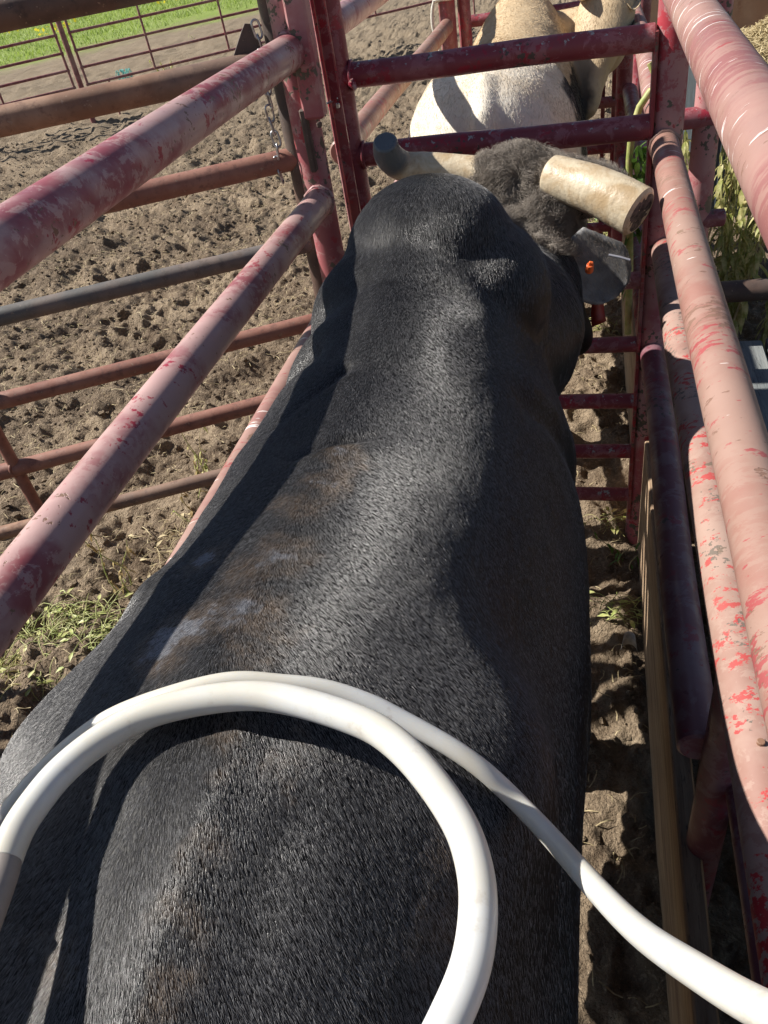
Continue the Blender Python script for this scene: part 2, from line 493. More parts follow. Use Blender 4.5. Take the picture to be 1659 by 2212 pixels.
# ------------------------------------------------------------------ geometry helpers
class MB:
    """collects vertices and faces for ONE mesh"""
    def __init__(self):
        self.v = []
        self.f = []
        self.smooth = []

    def add(self, vs, fs, smooth=True):
        o = len(self.v)
        self.v.extend([tuple(p) for p in vs])
        self.f.extend([tuple(i + o for i in f) for f in fs])
        self.smooth.extend([smooth] * len(fs))

    def tube(self, pts, r, seg=20, caps=True, bevel=True, wob=0.0):
        pts = [Vector(p) for p in pts]
        n = len(pts)
        rs = r if isinstance(r, (list, tuple)) else [r] * n
        tang = []
        for i in range(n):
            a = pts[max(i - 1, 0)]
            b = pts[min(i + 1, n - 1)]
            tang.append((b - a).normalized())
        up = Vector((0, 0, 1)) if abs(tang[0].z) < 0.9 else Vector((1, 0, 0))
        nrm = (up - tang[0] * up.dot(tang[0])).normalized()
        rings = []
        for i in range(n):
            nrm = (nrm - tang[i] * nrm.dot(tang[i])).normalized()
            bi = tang[i].cross(nrm)
            rings.append([pts[i] + (nrm * math.cos(t) + bi * math.sin(t)) * rs[i] * (1 + wob * math.sin(3 * t + i)) for t in [2 * math.pi * k / seg for k in range(seg)]])
        vs, fs = [], []
        for rg in rings:
            vs += rg
        for i in range(n - 1):
            for k in range(seg):
                a = i * seg + k
                b = i * seg + (k + 1) % seg
                fs.append((a, b, b + seg, a + seg))
        self.add(vs, fs, True)
        if caps:
            for idx, ring, sgn in ((0, rings[0], -1), (n - 1, rings[-1], 1)):
                c = pts[idx] + tang[idx] * sgn * (rs[idx] * 0.12 if bevel else 0)
                inner = [pts[idx] + (p - pts[idx]) * 0.86 + (tang[idx] * sgn * rs[idx] * 0.12 if bevel else Vector((0, 0, 0))) for p in ring]
                vs = ring + inner + [c]
                fs = []
                for k in range(seg):
                    j = (k + 1) % seg
                    if sgn > 0:
                        fs.append((k, j, seg + j, seg + k))
                        fs.append((seg + k, seg + j, 2 * seg))
                    else:
                        fs.append((j, k, seg + k, seg + j))
                        fs.append((seg + j, seg + k, 2 * seg))
                self.add(vs, fs, False)
        return self

    def box(self, c, s, rot=None, bev=0.004):
        c = Vector(c)
        hx, hy, hz = s[0] / 2, s[1] / 2, s[2] / 2
        b = min(bev, hx * 0.45, hy * 0.45, hz * 0.45)
        bm = bmesh.new()
        bmesh.ops.create_cube(bm, size=1)
        for v in bm.verts:
            v.co = Vector((v.co.x * 2 * hx, v.co.y * 2 * hy, v.co.z * 2 * hz))
        if b > 0:
            bmesh.ops.bevel(bm, geom=list(bm.edges), offset=b, segments=1, affect='EDGES')
        Rm = rot if rot is not None else Matrix.Identity(3)
        bm.verts.index_update()
        vs = [c + Rm @ v.co for v in bm.verts]
        fs = [tuple(v.index for v in f.verts) for f in bm.faces]
        bm.free()
        self.add(vs, fs, False)
        return self

    def build(self, name, mat, parent=None, origin=None, **props):
        me = bpy.data.meshes.new(name)
        o = bpy.data.objects.new(name, me)
        org = Vector(origin) if origin is not None else (Vector(parent.location) if parent is not None and parent.type == 'EMPTY' else Vector((0, 0, 0)))
        vs = [Vector(p) - org for p in self.v]
        me.from_pydata([tuple(p) for p in vs], [], self.f)
        me.polygons.foreach_set('use_smooth', self.smooth)
        me.materials.append(mat)
        me.update()
        COL.objects.link(o)
        if parent is not None:
            o.parent = parent
            # parents hold no rotation: position is relative to the root of the thing
            off = org - world_loc(parent)
            o.location = off
        else:
            o.location = org
        for k, v in props.items():
            o[k] = v
        return o


def world_loc(o):
    p = Vector((0, 0, 0))
    while o is not None:
        p += Vector(o.location)
        o = o.parent
    return p


def thing(name, loc, label, cat, group=None):
    o = bpy.data.objects.new(name, None)
    o.empty_display_size = 0.1
    COL.objects.link(o)
    o.location = loc
    o['label'] = label
    o['category'] = cat
    if group:
        o['group'] = group
    return o


def tag(o, label, cat, group=None, kind=None):
    o['label'] = label
    o['category'] = cat
    if group:
        o['group'] = group
    if kind:
        o['kind'] = kind
    return o


def part(mb, name, mat, parent, **props):
    """a part of a thing: its mesh is kept in the thing's own frame"""
    return mb.build(name, mat, parent, origin=world_loc(parent), **props)


def mesh_np(name, verts, faces, mat, smooth=True):
    """numpy quads/tris -> object"""
    me = bpy.data.meshes.new(name)
    nv, nf, k = len(verts), len(faces), faces.shape[1]
    me.vertices.add(nv)
    me.vertices.foreach_set('co', np.ascontiguousarray(verts, dtype=np.float32).ravel())
    me.loops.add(nf * k)
    me.loops.foreach_set('vertex_index', np.ascontiguousarray(faces, dtype=np.int32).ravel())
    me.polygons.add(nf)
    me.polygons.foreach_set('loop_start', np.arange(nf, dtype=np.int32) * k)
    me.polygons.foreach_set('loop_total', np.full(nf, k, dtype=np.int32))
    me.polygons.foreach_set('use_smooth', np.full(nf, smooth))
    me.update(calc_edges=True)
    me.materials.append(mat)
    o = bpy.data.objects.new(name, me)
    COL.objects.link(o)
    return o


def line(a, b, n):
    a, b = Vector(a), Vector(b)
    return [a.lerp(b, i / (n - 1)) for i in range(n)]


def rail_pts(a, b, sag=0.0, n=24, seed=0):
    """a nearly straight pipe with the slight bends of years of leaning cattle"""
    r = random.Random(seed)
    ph = r.uniform(0, 6)
    d = (Vector(b) - Vector(a)).normalized()
    side = d.cross(Vector((0, 0, 1))).normalized()
    L = (Vector(b) - Vector(a)).length
    out = []
    for i in range(n):
        t = i / (n - 1)
        p = Vector(a).lerp(Vector(b), t)
        e = math.sin(math.pi * t)
        p += side * 0.003 * math.sin(ph + 5 * t) * min(L, 2) * e
        p.z += -sag * e + 0.002 * math.sin(ph * 2 + 7 * t) * e
        out.append(p)
    return out


def weld(mb, c, r, axis='z'):
    """lumpy weld bead ring"""
    c = Vector(c)
    n = 14
    pts = []
    for i in range(n + 1):
        t = 2 * math.pi * i / n
        rr = r * (1 + 0.05 * math.sin(5 * t))
        if axis == 'y':
            pts.append(c + Vector((math.cos(t) * rr, 0.002 * math.sin(7 * t), math.sin(t) * rr)))
        elif axis == 'x':
            pts.append(c + Vector((0.002 * math.sin(7 * t), math.cos(t) * rr, math.sin(t) * rr)))
        else:
            pts.append(c + Vector((math.cos(t) * rr, math.sin(t) * rr, 0.002 * math.sin(7 * t))))
    mb.tube(pts, 0.0045, 8, caps=False)


# ------------------------------------------------------------------ GROUND
def hoof_list():
    r = np.random.default_rng(11)
    hs = []
    for i in range(620):
        hs.append((r.uniform(-8, -0.75), r.uniform(0.8, 14), r.uniform(0.05, 0.095), r.uniform(0.02, 0.055), r.uniform(0, 6.28)))
    for i in range(40):
        hs.append((r.uniform(-0.65, 0.15), r.uniform(0.2, 7), r.uniform(0.05, 0.08), r.uniform(0.015, 0.035), r.uniform(0, 6.28)))
    return hs


HOOF = hoof_list()


def ground_z(x, y, fine=True):
    near = 1 - sstep(14, 34, np.hypot(x, y))
    z = 0.035 * fbm(x * 0.7, y * 0.7, seed=3, octaves=3)
    z = z + near * 0.030 * fbm(x * 4.5, y * 4.5, seed=9, octaves=4, gain=0.6)
    if fine:
        w = worley(x * 19 + 1.5 * vnoise(x * 6, y * 6, seed=2), y * 19 + 1.5 * vnoise(x * 6, y * 6, seed=4), seed=5)
        w2 = worley(x * 44, y * 44, seed=8)
        amt = 0.3 + 0.7 * sstep(-0.3, 0.5, fbm(x * 1.3, y * 1.3, seed=31, octaves=3))
        z = z + near * amt * (0.027 * np.clip(0.75 - w, -0.2, 1) + 0.010 * (0.6 - w2)) + near * 0.012 * fbm(x * 11, y * 11, seed=52, octaves=3, gain=0.65)
        z = z + near * 0.006 * fbm(x * 45, y * 45, seed=12, octaves=2)
    for (hx, hy, hr, hd, ha) in HOOF:
        dx, dy = x - hx, y - hy
        m = np.abs(dx) < hr * 2.6
        m &= np.abs(dy) < hr * 2.6
        if not m.any():
            continue
        u = dx[m] * math.cos(ha) + dy[m] * math.sin(ha)
        v = -dx[m] * math.sin(ha) + dy[m] * math.cos(ha)
        d = np.hypot(u, v * 1.25) / hr
        z[m] += -hd * np.exp(-(d ** 4)) + hd * 0.45 * np.exp(-((d - 1.35) ** 2) * 9)
    return z


def graded(lo, hi, c0, c1, step, growth, far=11.0):
    """coordinates: even steps between c0 and c1, widening outwards to lo / hi"""
    a = list(np.arange(c0, c1, step))
    s = step
    p = a[-1]
    while p < hi:
        s *= growth if p < far + 4 else 1.04
        p += s
        a.append(p)
    s = step
    p = a[0]
    while p > lo:
        s *= growth if p > -far else 1.04
        p -= s
        a.insert(0, p)
    return np.array(a)


gx = graded(-260, 200, -3.2, 0.9, 0.0105, 1.0075)
gy = graded(-60, 320, 0.7, 4.4, 0.0115, 1.007)
GX, GY = np.meshgrid(gx, gy)
GZ = ground_z(GX.ravel().copy(), GY.ravel().copy())
gv = np.stack([GX.ravel(), GY.ravel(), GZ], 1)
nx, ny = len(gx), len(gy)
ii = np.arange(nx * ny).reshape(ny, nx)
gf = np.stack([ii[:-1, :-1].ravel(), ii[:-1, 1:].ravel(), ii[1:, 1:].ravel(), ii[1:, :-1].ravel()], 1)
ground = mesh_np('ground', gv, gf, M['ground'])
ground['kind'] = 'structure'
print('ground verts', nx, ny, nx * ny)

# loose clods
def clods():
    bm = bmesh.new()
    bmesh.ops.create_icosphere(bm, subdivisions=1, radius=1)
    bv = np.array([v.co[:] for v in bm.verts])
    bf = np.array([[v.index for v in f.verts] for f in bm.faces])
    bm.free()
    n = 26000
    r = np.random.default_rng(5)
    t = r.random(n) ** 0.75
    y = 0.6 + t * 9
    x = -0.75 - r.random(n) * (2.2 + y * 0.75)
    m = r.random(n) < 0.10
    x[m] = r.uniform(-0.6, 0.16, m.sum())
    m = r.random(n) < 0.06
    x[m] = r.uniform(0.3, 3.0, m.sum())
    y[m] = r.uniform(2.5, 9, m.sum())
    s = 0.004 + 0.011 * r.random(n) ** 2.6 + (r.random(n) < 0.012) * 0.014
    z = ground_z(x.copy(), y.copy())
    V = bv[None] * s[:, None, None] * (0.65 + 0.7 * r.random((n, len(bv), 1)))
    V[:, :, 2] *= 0.75
    V += np.stack([x, y, z + s * 0.25], 1)[:, None]
    F = bf[None] + (np.arange(n) * len(bv))[:, None, None]
    o = mesh_np('soil_clods', V.reshape(-1, 3), F.reshape(-1, 3), M['ground'], False)
    tag(o, 'loose brown clods of dried mud scattered over the pen floor', 'soil clods', kind='stuff')


clods()


def blades(name, mat, n, xf, yf, zf, ln, wd, flat=True, seed=1, label='', cat='', lean=0.4):
    """n thin bent strips; flat = lying on the ground"""
    r = np.random.default_rng(seed)
    x, y = xf(r, n), yf(r, n)
    z = zf(x, y)
    a = r.random(n) * 6.283
    L = ln * (0.5 + r.random(n))
    W = wd * (0.6 + 0.8 * r.random(n))
    k = 4
    P = np.zeros((n, k, 2, 3))
    da = r.normal(0, 0.5, n)
    for i in range(k):
        t = i / (k - 1)
        if flat:
            ang = a + da * t
            px = x + np.cos(ang) * L * (t - 0.5)
            py = y + np.sin(ang) * L * (t - 0.5)
            pz = z + 0.006 + 0.012 * math.sin(math.pi * t) * r.random(n)
            sx, sy, sz = -np.sin(ang) * W * 0.5, np.cos(ang) * W * 0.5, r.normal(0, 1, n) * W * 0.3
        else:
            px = x + np.cos(a) * L * lean * t * t
            py = y + np.sin(a) * L * lean * t * t
            pz = z + L * t * (1 - 0.2 * t * lean)
            ww = W * (1 - t * 0.85)
            sx, sy, sz = -np.sin(a) * ww * 0.5, np.cos(a) * ww * 0.5, 0
        P[:, i, 0] = np.stack([px - sx, py - sy, pz - sz], 1)
        P[:, i, 1] = np.stack([px + sx, py + sy, pz + sz], 1)
    base = (np.arange(n) * k * 2)[:, None]
    fs = []
    for i in range(k - 1):
        q = np.array([2 * i, 2 * i + 1, 2 * i + 3, 2 * i + 2])
        fs.append(base + q)
    F = np.stack(fs, 1).reshape(-1, 4)
    o = mesh_np(name, P.reshape(-1, 3), F, mat, True)
    tag(o, label, cat, kind='stuff')
    return o


gzf = lambda x, y: ground_z(x.copy(), y.copy())
blades('straw_litter', M['straw'], 8000, lambda r, n: -0.75 - r.random(n) * 5.0, lambda r, n: 0.8 + 7.5 * r.random(n) ** 1.2, gzf, 0.05, 0.0022, True, 3,
       'pale bits of straw trodden into the mud of the open pen', 'straw')
blades('chute_litter', M['straw'], 900, lambda r, n: r.uniform(-0.6, 0.17, n), lambda r, n: 0.3 + 6 * r.random(n), gzf, 0.04, 0.0022, True, 4,
       'straw and trampled stems on the floor between the bull and the board', 'straw')


def pasture_mask(r, n):
    out = []
    while len(out) < n:
        y = 14 + 46 * r.random(60000) ** 1.3
        x = -0.35 * y - 14 + r.random(60000) * (0.55 * y + 10)
        e = -0.62 * x + 0.78 * y + 3.5 * fbm(x * 0.35, y * 0.35, seed=21, octaves=3)
        k = (e > 22.5 + 5 * r.random(60000) ** 2)
        out += list(zip(x[k], y[k]))
    return np.array(out[:n])


PM = pasture_mask(np.random.default_rng(9), 100000)
blades('pasture_grass', M['grass'], 62000, lambda r, n: PM[:n, 0], lambda r, n: PM[:n, 1], lambda x, y: ground_z(x.copy(), y.copy(), False), 0.13, 0.022, False, 6,
       'bright green pasture grass beyond the far pipe fence', 'grass', 0.8)


def flowers():
    r = np.random.default_rng(14)
    P = PM[62000:]
    e = -0.62 * P[:, 0] + 0.78 * P[:, 1]
    P = P[(e > 26.5) & (fbm(P[:, 0] * 0.4, P[:, 1] * 0.4, seed=77, octaves=3) > -0.1)][:9000]
    n = len(P)
    z = ground_z(P[:, 0].copy(), P[:, 1].copy(), False) + 0.16 + 0.14 * r.random(n)
    s = 0.022 + 0.02 * r.random(n)
    q = np.array([[-1, -1, 0], [1, -1, 0], [1, 1, 0], [-1, 1, 0]], float)
    V = q[None] * s[:, None, None]
    tl = r.normal(0, 0.5, (n, 2))
    V[:, :, 2] = V[:, :, 0] * tl[:, :1] + V[:, :, 1] * tl[:, 1:] - V[:, :, 1] * 0.8
    V += np.stack([P[:, 0], P[:, 1], z], 1)[:, None]
    F = np.arange(n * 4).reshape(n, 4)
    o = mesh_np('yellow_wildflowers', V.reshape(-1, 3), F, M['flower'], False)
    tag(o, 'drifts of yellow wildflowers in the pasture behind the fence', 'flowers', kind='stuff')


flowers()

# ------------------------------------------------------------------ NEAR LEFT ALLEY FENCE
LX, RX = -0.65, 0.172
PANEL = 'steel pipe fences of the cattle alley'


def pipe_thing(name, loc, label, cat, rails, posts, group=None):
    """rails/posts: (a, b, radius, material, name, ends)"""
    t = thing(name, loc, label, cat, group)
    i = 0
    for (a, b, r, mat, nm, kw) in rails + posts:
        mb = MB()
        i += 1
        L = (Vector(b) - Vector(a)).length
        pts = rail_pts(a, b, 0.0, max(6, int(L / 0.08)), seed=i * 7 + int(L * 100)) if nm == 'rail' else line(a, b, 8)
        mb.tube(pts, r, 28)
        for w in kw.get('weld', ()):
            weld(mb, w, r * 1.04, kw.get('axis', 'y'))
        part(mb, nm, mat, t, **({'label': kw['label']} if 'label' in kw else {}))
    return t


lp = pipe_thing('alley_fence', (LX, 1.0, 0), 'faded pink pipe rails running along the left side of the black bull', 'pipe fence', [
    ((LX, -1.4, 1.585), (LX, 1.90, 1.585), 0.0365, M['pink_left'], 'rail', {'weld': [(LX, 1.885, 1.585)]}),
    ((LX, -1.4, 1.26), (LX, 1.90, 1.26), 0.0345, M['pink_left'], 'rail', {'weld': [(LX, 1.885, 1.26)]}),
    ((LX, -1.4, 1.01), (LX, 1.90, 1.01), 0.030, M['pink_worn'], 'rail', {}),
    ((LX, -1.4, 0.76), (LX, 1.90, 0.76), 0.030, M['pink_chip'], 'rail', {}),
    ((LX, -1.4, 0.50), (LX, 1.90, 0.50), 0.030, M['pink_chip'], 'rail', {}),
    ((LX, -1.4, 0.25), (LX, 1.90, 0.25), 0.030, M['pink_chip'], 'rail', {}),
], [((-0.655, 1.93, 2.05), (-0.675, 1.93, -0.05), 0.036, M['post'], 'post', {})], PANEL)
# the overlapping upper sleeve bar welded to that post
mb = MB()
mb.box((-0.617, 1.90, 1.745), (0.050, 0.045, 0.60), Euler((0, 0.02, 0)).to_matrix(), 0.006)
part(mb, 'sleeve_bar', M['post'], lp)
mb = MB()
mb.box((-0.648, 1.888, 1.40), (0.016, 0.02, 0.14), None, 0.004)
mb.box((-0.610, 1.875, 1.435), (0.012, 0.012, 0.012), None, 0.003)
part(mb, 'weld_scar', M['rust_dark'], lp)

# sliding-gate guide bars behind that post
gb = thing('gate_guide', (-0.60, 2.02, 0), 'bright red flat guide bars between the thick left post and the cross gate', 'gate guide')
mb = MB()
mb.box((-0.592, 1.985, 1.1), (0.026, 0.012, 2.2), Euler((0, 0.0, 0)).to_matrix(), 0.003)
part(mb, 'bar', M['bright_red'], gb)
mb = MB()
mb.box((-0.612, 2.015, 1.0), (0.012, 0.05, 2.0), None, 0.003)
part(mb, 'bar', M['post'], gb)
mb = MB()
mb.tube([(-0.600 + 0.014 * math.cos(t), 1.975 + 0.014 * math.sin(t), 1.462 + 0.004 * math.cos(t)) for t in [i * 0.5 for i in range(11)]], 0.0016, 8)
mb.box((-0.585, 1.966, 1.452), (0.008, 0.008, 0.012), None, 0.002)
part(mb, 'wire_loop', M['chain'], gb)

# ------------------------------------------------------------------ RUSTY SIDE PANEL TO THE LEFT
DX, DY = -0.898, -0.439


def pan(t, z):
    return (-0.71 + DX * t, 1.95 + DY * t, z)


rp = thing('rusty_panel', (-0.71, 1.95, 0), 'long rust-brown pipe panel slanting away left across the open pen', 'pipe panel')
specs = [(1.753, 0.033, 'rust_dark'), (1.562, 0.031, 'rust'), (1.350, 0.0265, 'rust_red'), (1.138, 0.0235, 'rust_grey'), (0.920, 0.0235, 'rust_red'), (0.710, 0.0235, 'rust_red'), (0.505, 0.0215, 'rust')]
for i, (z, r, mt) in enumerate(specs):
    mb = MB()
    mb.tube(rail_pts(pan(0.0, z), pan(3.2, z), 0, 30, seed=40 + i), r, 24)
    part(mb, 'rail', M[mt], rp)
for t_ in (0.98, 2.1):
    mb = MB()
    mb.tube(line(pan(t_, 1.72), pan(t_, 0.49), 8), 0.017, 16)
    for z, r, mt in specs[1:]:
        weld(mb, Vector(pan(t_, z)) + Vector((0, 0, 0)), r * 1.05, 'x')
    part(mb, 'stay', M['rust_red'], rp)
mb = MB()
mb.tube(line((-0.690, 1.955, 1.9), (-0.735, 1.955, -0.03), 10), 0.030, 24)
part(mb, 'post', M['rust_dark'], rp, label='leaning rust-brown end post of the panel')
mb = MB()
# pointed latch plate standing on the second rail
vs = []
pl = [(0.175, 1.585), (0.075, 1.585), (0.075, 1.600), (0.092, 1.668), (0.118, 1.675), (0.135, 1.662)]
pl = [(0.100, 1.582), (0.026, 1.584), (0.030, 1.612), (0.038, 1.645), (0.052, 1.648), (0.062, 1.636)]
for s_ in (-0.004, 0.004):
    for (t, z) in pl:
        p = Vector(pan(t, z))
        vs.append(p + Vector((-DY, DX, 0)) * s_)
k = len(pl)
fs = [tuple(range(k))[::-1], tuple(range(k, 2 * k))] + [(i, (i + 1) % k, k + (i + 1) % k, k + i) for i in range(k)]
mb.add(vs, fs, False)
part(mb, 'latch_plate', M['rust_dark'], rp)

# chain hanging by the rusty post
ch = thing('chain', (-0.735, 1.93, 1.33), 'shiny steel chain hanging beside the leaning rusty post', 'chain')
bm_link = None
zc = 1.635
i = 0
link_me = None
while zc > 1.30:
    mb = MB()
    pts = []
    for k in range(17):
        t = 2 * math.pi * k / 16
        pts.append((0.0085 * math.cos(t), 0, 0.0085 * math.sin(t) + (0.010 if math.sin(t) > 0 else -0.010)))
    if link_me is None:
        mb.tube(pts, 0.0026, 8, caps=False)
        lk = mb.build('link', M['chain'], ch, origin=(0, 0, 0))
        link_me = lk.data
    else:
        lk = bpy.data.objects.new('link', link_me)
        COL.objects.link(lk)
        lk.parent = ch
    zz = zc - 1.33
    lk.location = (0.006 - 0.022 * ((1.635 - zc) / 0.33) + 0.003 * math.sin(i * 1.7) + 0.004, -0.018, zz)
    lk.rotation_euler = (random.uniform(-0.15, 0.15), random.uniform(-0.15, 0.15), (math.pi / 2 if i % 2 else 0) + random.uniform(-0.3, 0.3) + 0.4)
    zc -= 0.0285
    i += 1

# ------------------------------------------------------------------ CROSS GATE IN FRONT OF THE BULL
gate = thing('cross_gate', (-0.23, 2.1, 0), 'maroon ladder gate closed across the alley in front of the black bull', 'gate')
for i, z in enumerate((1.484, 1.297, 1.114, 0.912, 0.720, 0.530, 0.345, 0.170)):
    mb = MB()
    mb.tube(rail_pts((-0.610, 2.1, z + (0.006 if i < 2 else 0)), (0.135, 2.1, z), 0.0, 14, seed=80 + i), 0.029 if i < 2 else 0.023, 24)
    weld(mb, (-0.575, 2.1, z + 0.005), 0.031 if i < 2 else 0.025, 'x')
    part(mb, 'rail', M['maroon'], gate)
mb = MB()
mb.tube(line((-0.612, 2.1, 2.15), (-0.607, 2.1, 0.08), 10), 0.033, 24)
part(mb, 'stile', M['maroon'], gate)
mb = MB()
mb.box((0.139, 2.1, 0.79), (0.010, 0.05, 1.42), None, 0.002)
part(mb, 'stile', M['bright_red'], gate)
mb = MB()
mb.tube([(-0.575, 2.07, 1.475), (-0.568, 2.055, 1.482), (-0.560, 2.058, 1.466)], [0.006, 0.010, 0.005], 8)
part(mb, 'latch_lug', M['pink_left'], gate)

# ------------------------------------------------------------------ NEAR RIGHT ALLEY FENCE
rpn = pipe_thing('alley_fence', (RX, 1.0, 0), 'peeling pink and red pipe rails close by on the right of the black bull', 'pipe fence', [
    ((RX, -1.4, 1.585), (RX, 2.075, 1.585), 0.0365, M['pink_worn'], 'rail', {}),
    ((RX, -1.4, 1.257), (RX, 2.075, 1.257), 0.033, M['pink_right'], 'rail', {'weld': [(RX, 2.07, 1.257)]}),
    ((0.192, -1.4, 1.000), (0.190, 2.075, 1.000), 0.034, M['pink_chip'], 'rail', {}),
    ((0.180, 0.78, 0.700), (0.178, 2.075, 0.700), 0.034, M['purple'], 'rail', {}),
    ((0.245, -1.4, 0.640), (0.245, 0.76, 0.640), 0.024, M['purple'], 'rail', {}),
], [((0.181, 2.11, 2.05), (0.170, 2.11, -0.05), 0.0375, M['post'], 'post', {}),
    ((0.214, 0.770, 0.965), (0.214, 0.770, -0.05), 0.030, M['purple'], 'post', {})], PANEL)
mb = MB()
mb.tube([(0.192, 0.56, 1.030), (0.192, 0.56, 1.039)], 0.0045, 10)
part(mb, 'bolt', M['rust'], rpn)

kb = MB()
kb.box((0.190, 0.55, 0.205), (0.038, 3.0, 0.43), None, 0.004)
kbo = kb.build('kick_board', M['board'], None, origin=(0.19, 0.55, 0))
tag(kbo, 'long brown wooden kick board on edge along the foot of the right rails', 'board')
kb = MB()
kb.box((0.180, 3.10, 0.22), (0.038, 1.9, 0.44), None, 0.004)
kbo = kb.build('kick_board', M['board'], None, origin=(0.18, 3.1, 0))
tag(kbo, 'wooden kick board beyond the cross gate at the foot of the far right rails', 'board')

# ------------------------------------------------------------------ FAR ALLEY SECTION
lf = pipe_thing('alley_fence', (LX, 3.1, 0), 'pink pipe rails on the left of the cream white bull', 'pipe fence', [
    ((LX, 2.14, 1.585), (LX, 4.12, 1.585), 0.0355, M['pink_left'], 'rail', {}),
    ((LX, 2.14, 1.305), (LX, 4.12, 1.305), 0.0325, M['pink_right'], 'rail', {}),
    ((LX, 2.14, 1.01), (LX, 4.12, 1.01), 0.030, M['pink_left'], 'rail', {}),
    ((LX, 2.14, 0.72), (LX, 4.12, 0.72), 0.030, M['pink_left'], 'rail', {}),
    ((LX, 2.14, 0.42), (LX, 4.12, 0.42), 0.030, M['pink_left'], 'rail', {}),
], [((-0.640, 4.16, 2.0), (-0.660, 4.16, -0.05), 0.038, M['maroon'], 'post', {}),
    ((-0.575, 4.22, 2.0), (-0.580, 4.22, -0.05), 0.030, M['maroon'], 'post', {})], PANEL)

rf = pipe_thing('alley_fence', (RX, 3.1, 0), 'bleached pink pipe rails on the right beyond the cross gate, one taped black', 'pipe fence', [
    ((RX, 2.15, 1.585), (RX, 4.25, 1.585), 0.0365, M['pink_worn'], 'rail', {}),
    ((RX + 0.008, 2.15, 1.243), (RX + 0.008, 4.5, 1.243), 0.0345, M['pink_worn'], 'rail', {}),
    ((RX + 0.02, 2.15, 0.940), (RX + 0.0, 4.15, 0.940), 0.034, M['maroon'], 'rail', {}),
    ((RX + 0.01, 2.15, 0.630), (RX - 0.01, 4.15, 0.630), 0.034, M['maroon'], 'rail', {}),
], [((0.150, 4.20, 1.9), (0.145, 4.20, -0.05), 0.036, M['maroon'], 'post', {}),
    ((0.235, 4.55, 1.9), (0.235, 4.55, -0.05), 0.036, M['maroon'], 'post', {})], PANEL)
mb = MB()
mb.tube(line((RX + 0.008, 3.55, 1.243), (RX + 0.008, 3.92, 1.243), 6), 0.0358, 28)
part(mb, 'tape_wrap', M['tape'], rf)

gate2 = thing('cross_gate', (-0.23, 4.3, 0), 'dark red ladder gate behind the cream white bull at the alley end', 'gate')
for i, z in enumerate((1.50, 1.29, 1.085, 0.88, 0.67, 0.47, 0.27)):
    mb = MB()
    mb.tube(rail_pts((-0.58, 4.3, z), (0.13, 4.3, z - 0.01), 0.0, 10, seed=90 + i), 0.026, 18)
    part(mb, 'rail', M['maroon'], gate2)
mb = MB()
mb.box((0.105, 4.3, 0.85), (0.02, 0.04, 1.45), None, 0.003)
part(mb, 'stile', M['bright_red'], gate2)
mb = MB()
mb.box((0.055, 4.33, 0.85), (0.02, 0.03, 1.45), None, 0.003)
part(mb, 'stile', M['maroon'], gate2)

# white rope hitched round the far left post
mb = MB()
pts = []
for k in range(60):
    t = k / 59
    a = t * 3 * 2 * math.pi
    pts.append((-0.650 + 0.048 * math.cos(a), 4.16 + 0.048 * math.sin(a), 1.46 - 0.05 * t))
for k in range(14):
    t = k / 13
    pts.append((-0.700 - 0.014 * math.sin(t * 5), 4.13, 1.41 - 0.26 * t))
mb.tube(pts, 0.008, 8)
o = mb.build('rope', M['rope'], None, origin=(-0.66, 4.16, 1.2))
tag(o, 'dirty white rope hitched round the far left post beside the white bull', 'rope')

# ------------------------------------------------------------------ SIDE FENCE AND CATWALK ON THE RIGHT
sf = pipe_thing('side_fence', (0.75, 2.32, 0), 'dark red pipe fence crossing behind the catwalk on the right', 'pipe fence', [
    ((0.22, 2.30, 1.255), (1.9, 2.42, 1.255), 0.026, M['maroon'], 'rail', {}),
    ((0.22, 2.30, 0.985), (0.36, 2.32, 0.985), 0.024, M['maroon'], 'rail', {}),
    ((0.33, 2.52, 1.17), (1.9, 2.75, 1.17), 0.026, M['rust_dark'], 'rail', {}),
    ((0.34, 2.42, 0.715), (1.9, 2.50, 0.715), 0.033, M['rust_dark'], 'rail', {}),
], [((0.292, 2.32, 1.9), (0.292, 2.32, -0.05), 0.034, M['post'], 'post', {}),
    ((1.85, 2.42, 1.6), (1.85, 2.42, -0.05), 0.034, M['maroon'], 'post', {})])

cw = thing('catwalk', (0.6, 0.5, 0), 'raised catwalk of weathered grey planks beside the right rails', 'catwalk')
xx = 0.335
for k, w in enumerate((0.185, 0.19, 0.18, 0.19)):
    mb = MB()
    mb.box((xx + w / 2, 0.55 + 0.01 * (k % 2), 0.58 + 0.004 * (k % 3)), (w - 0.012, 3.55, 0.038), None, 0.005)
    part(mb, 'plank', M['deck'], cw)
    xx += w
mb = MB()
mb.box((0.262, 0.5, 0.555), (0.006, 3.4, 0.05), None, 0.002)
part(mb, 'side_rail', M['bright_red'], cw)
mb = MB()
mb.box((0.300, 0.5, 0.535), (0.012, 3.4, 0.06), None, 0.002)
part(mb, 'side_rail', M['maroon'], cw)
for yy in (-0.9, 0.5, 2.1):
    mb = MB()
    mb.box((0.70, yy, 0.515), (0.80, 0.05, 0.085), None, 0.003)
    part(mb, 'crossbeam', M['rust_dark'], cw)
    for xl in (0.33, 1.06):
        mb = MB()
        mb.box((xl, yy, 0.23), (0.05, 0.05, 0.48), None, 0.003)
        part(mb, 'leg', M['rust_dark'], cw)

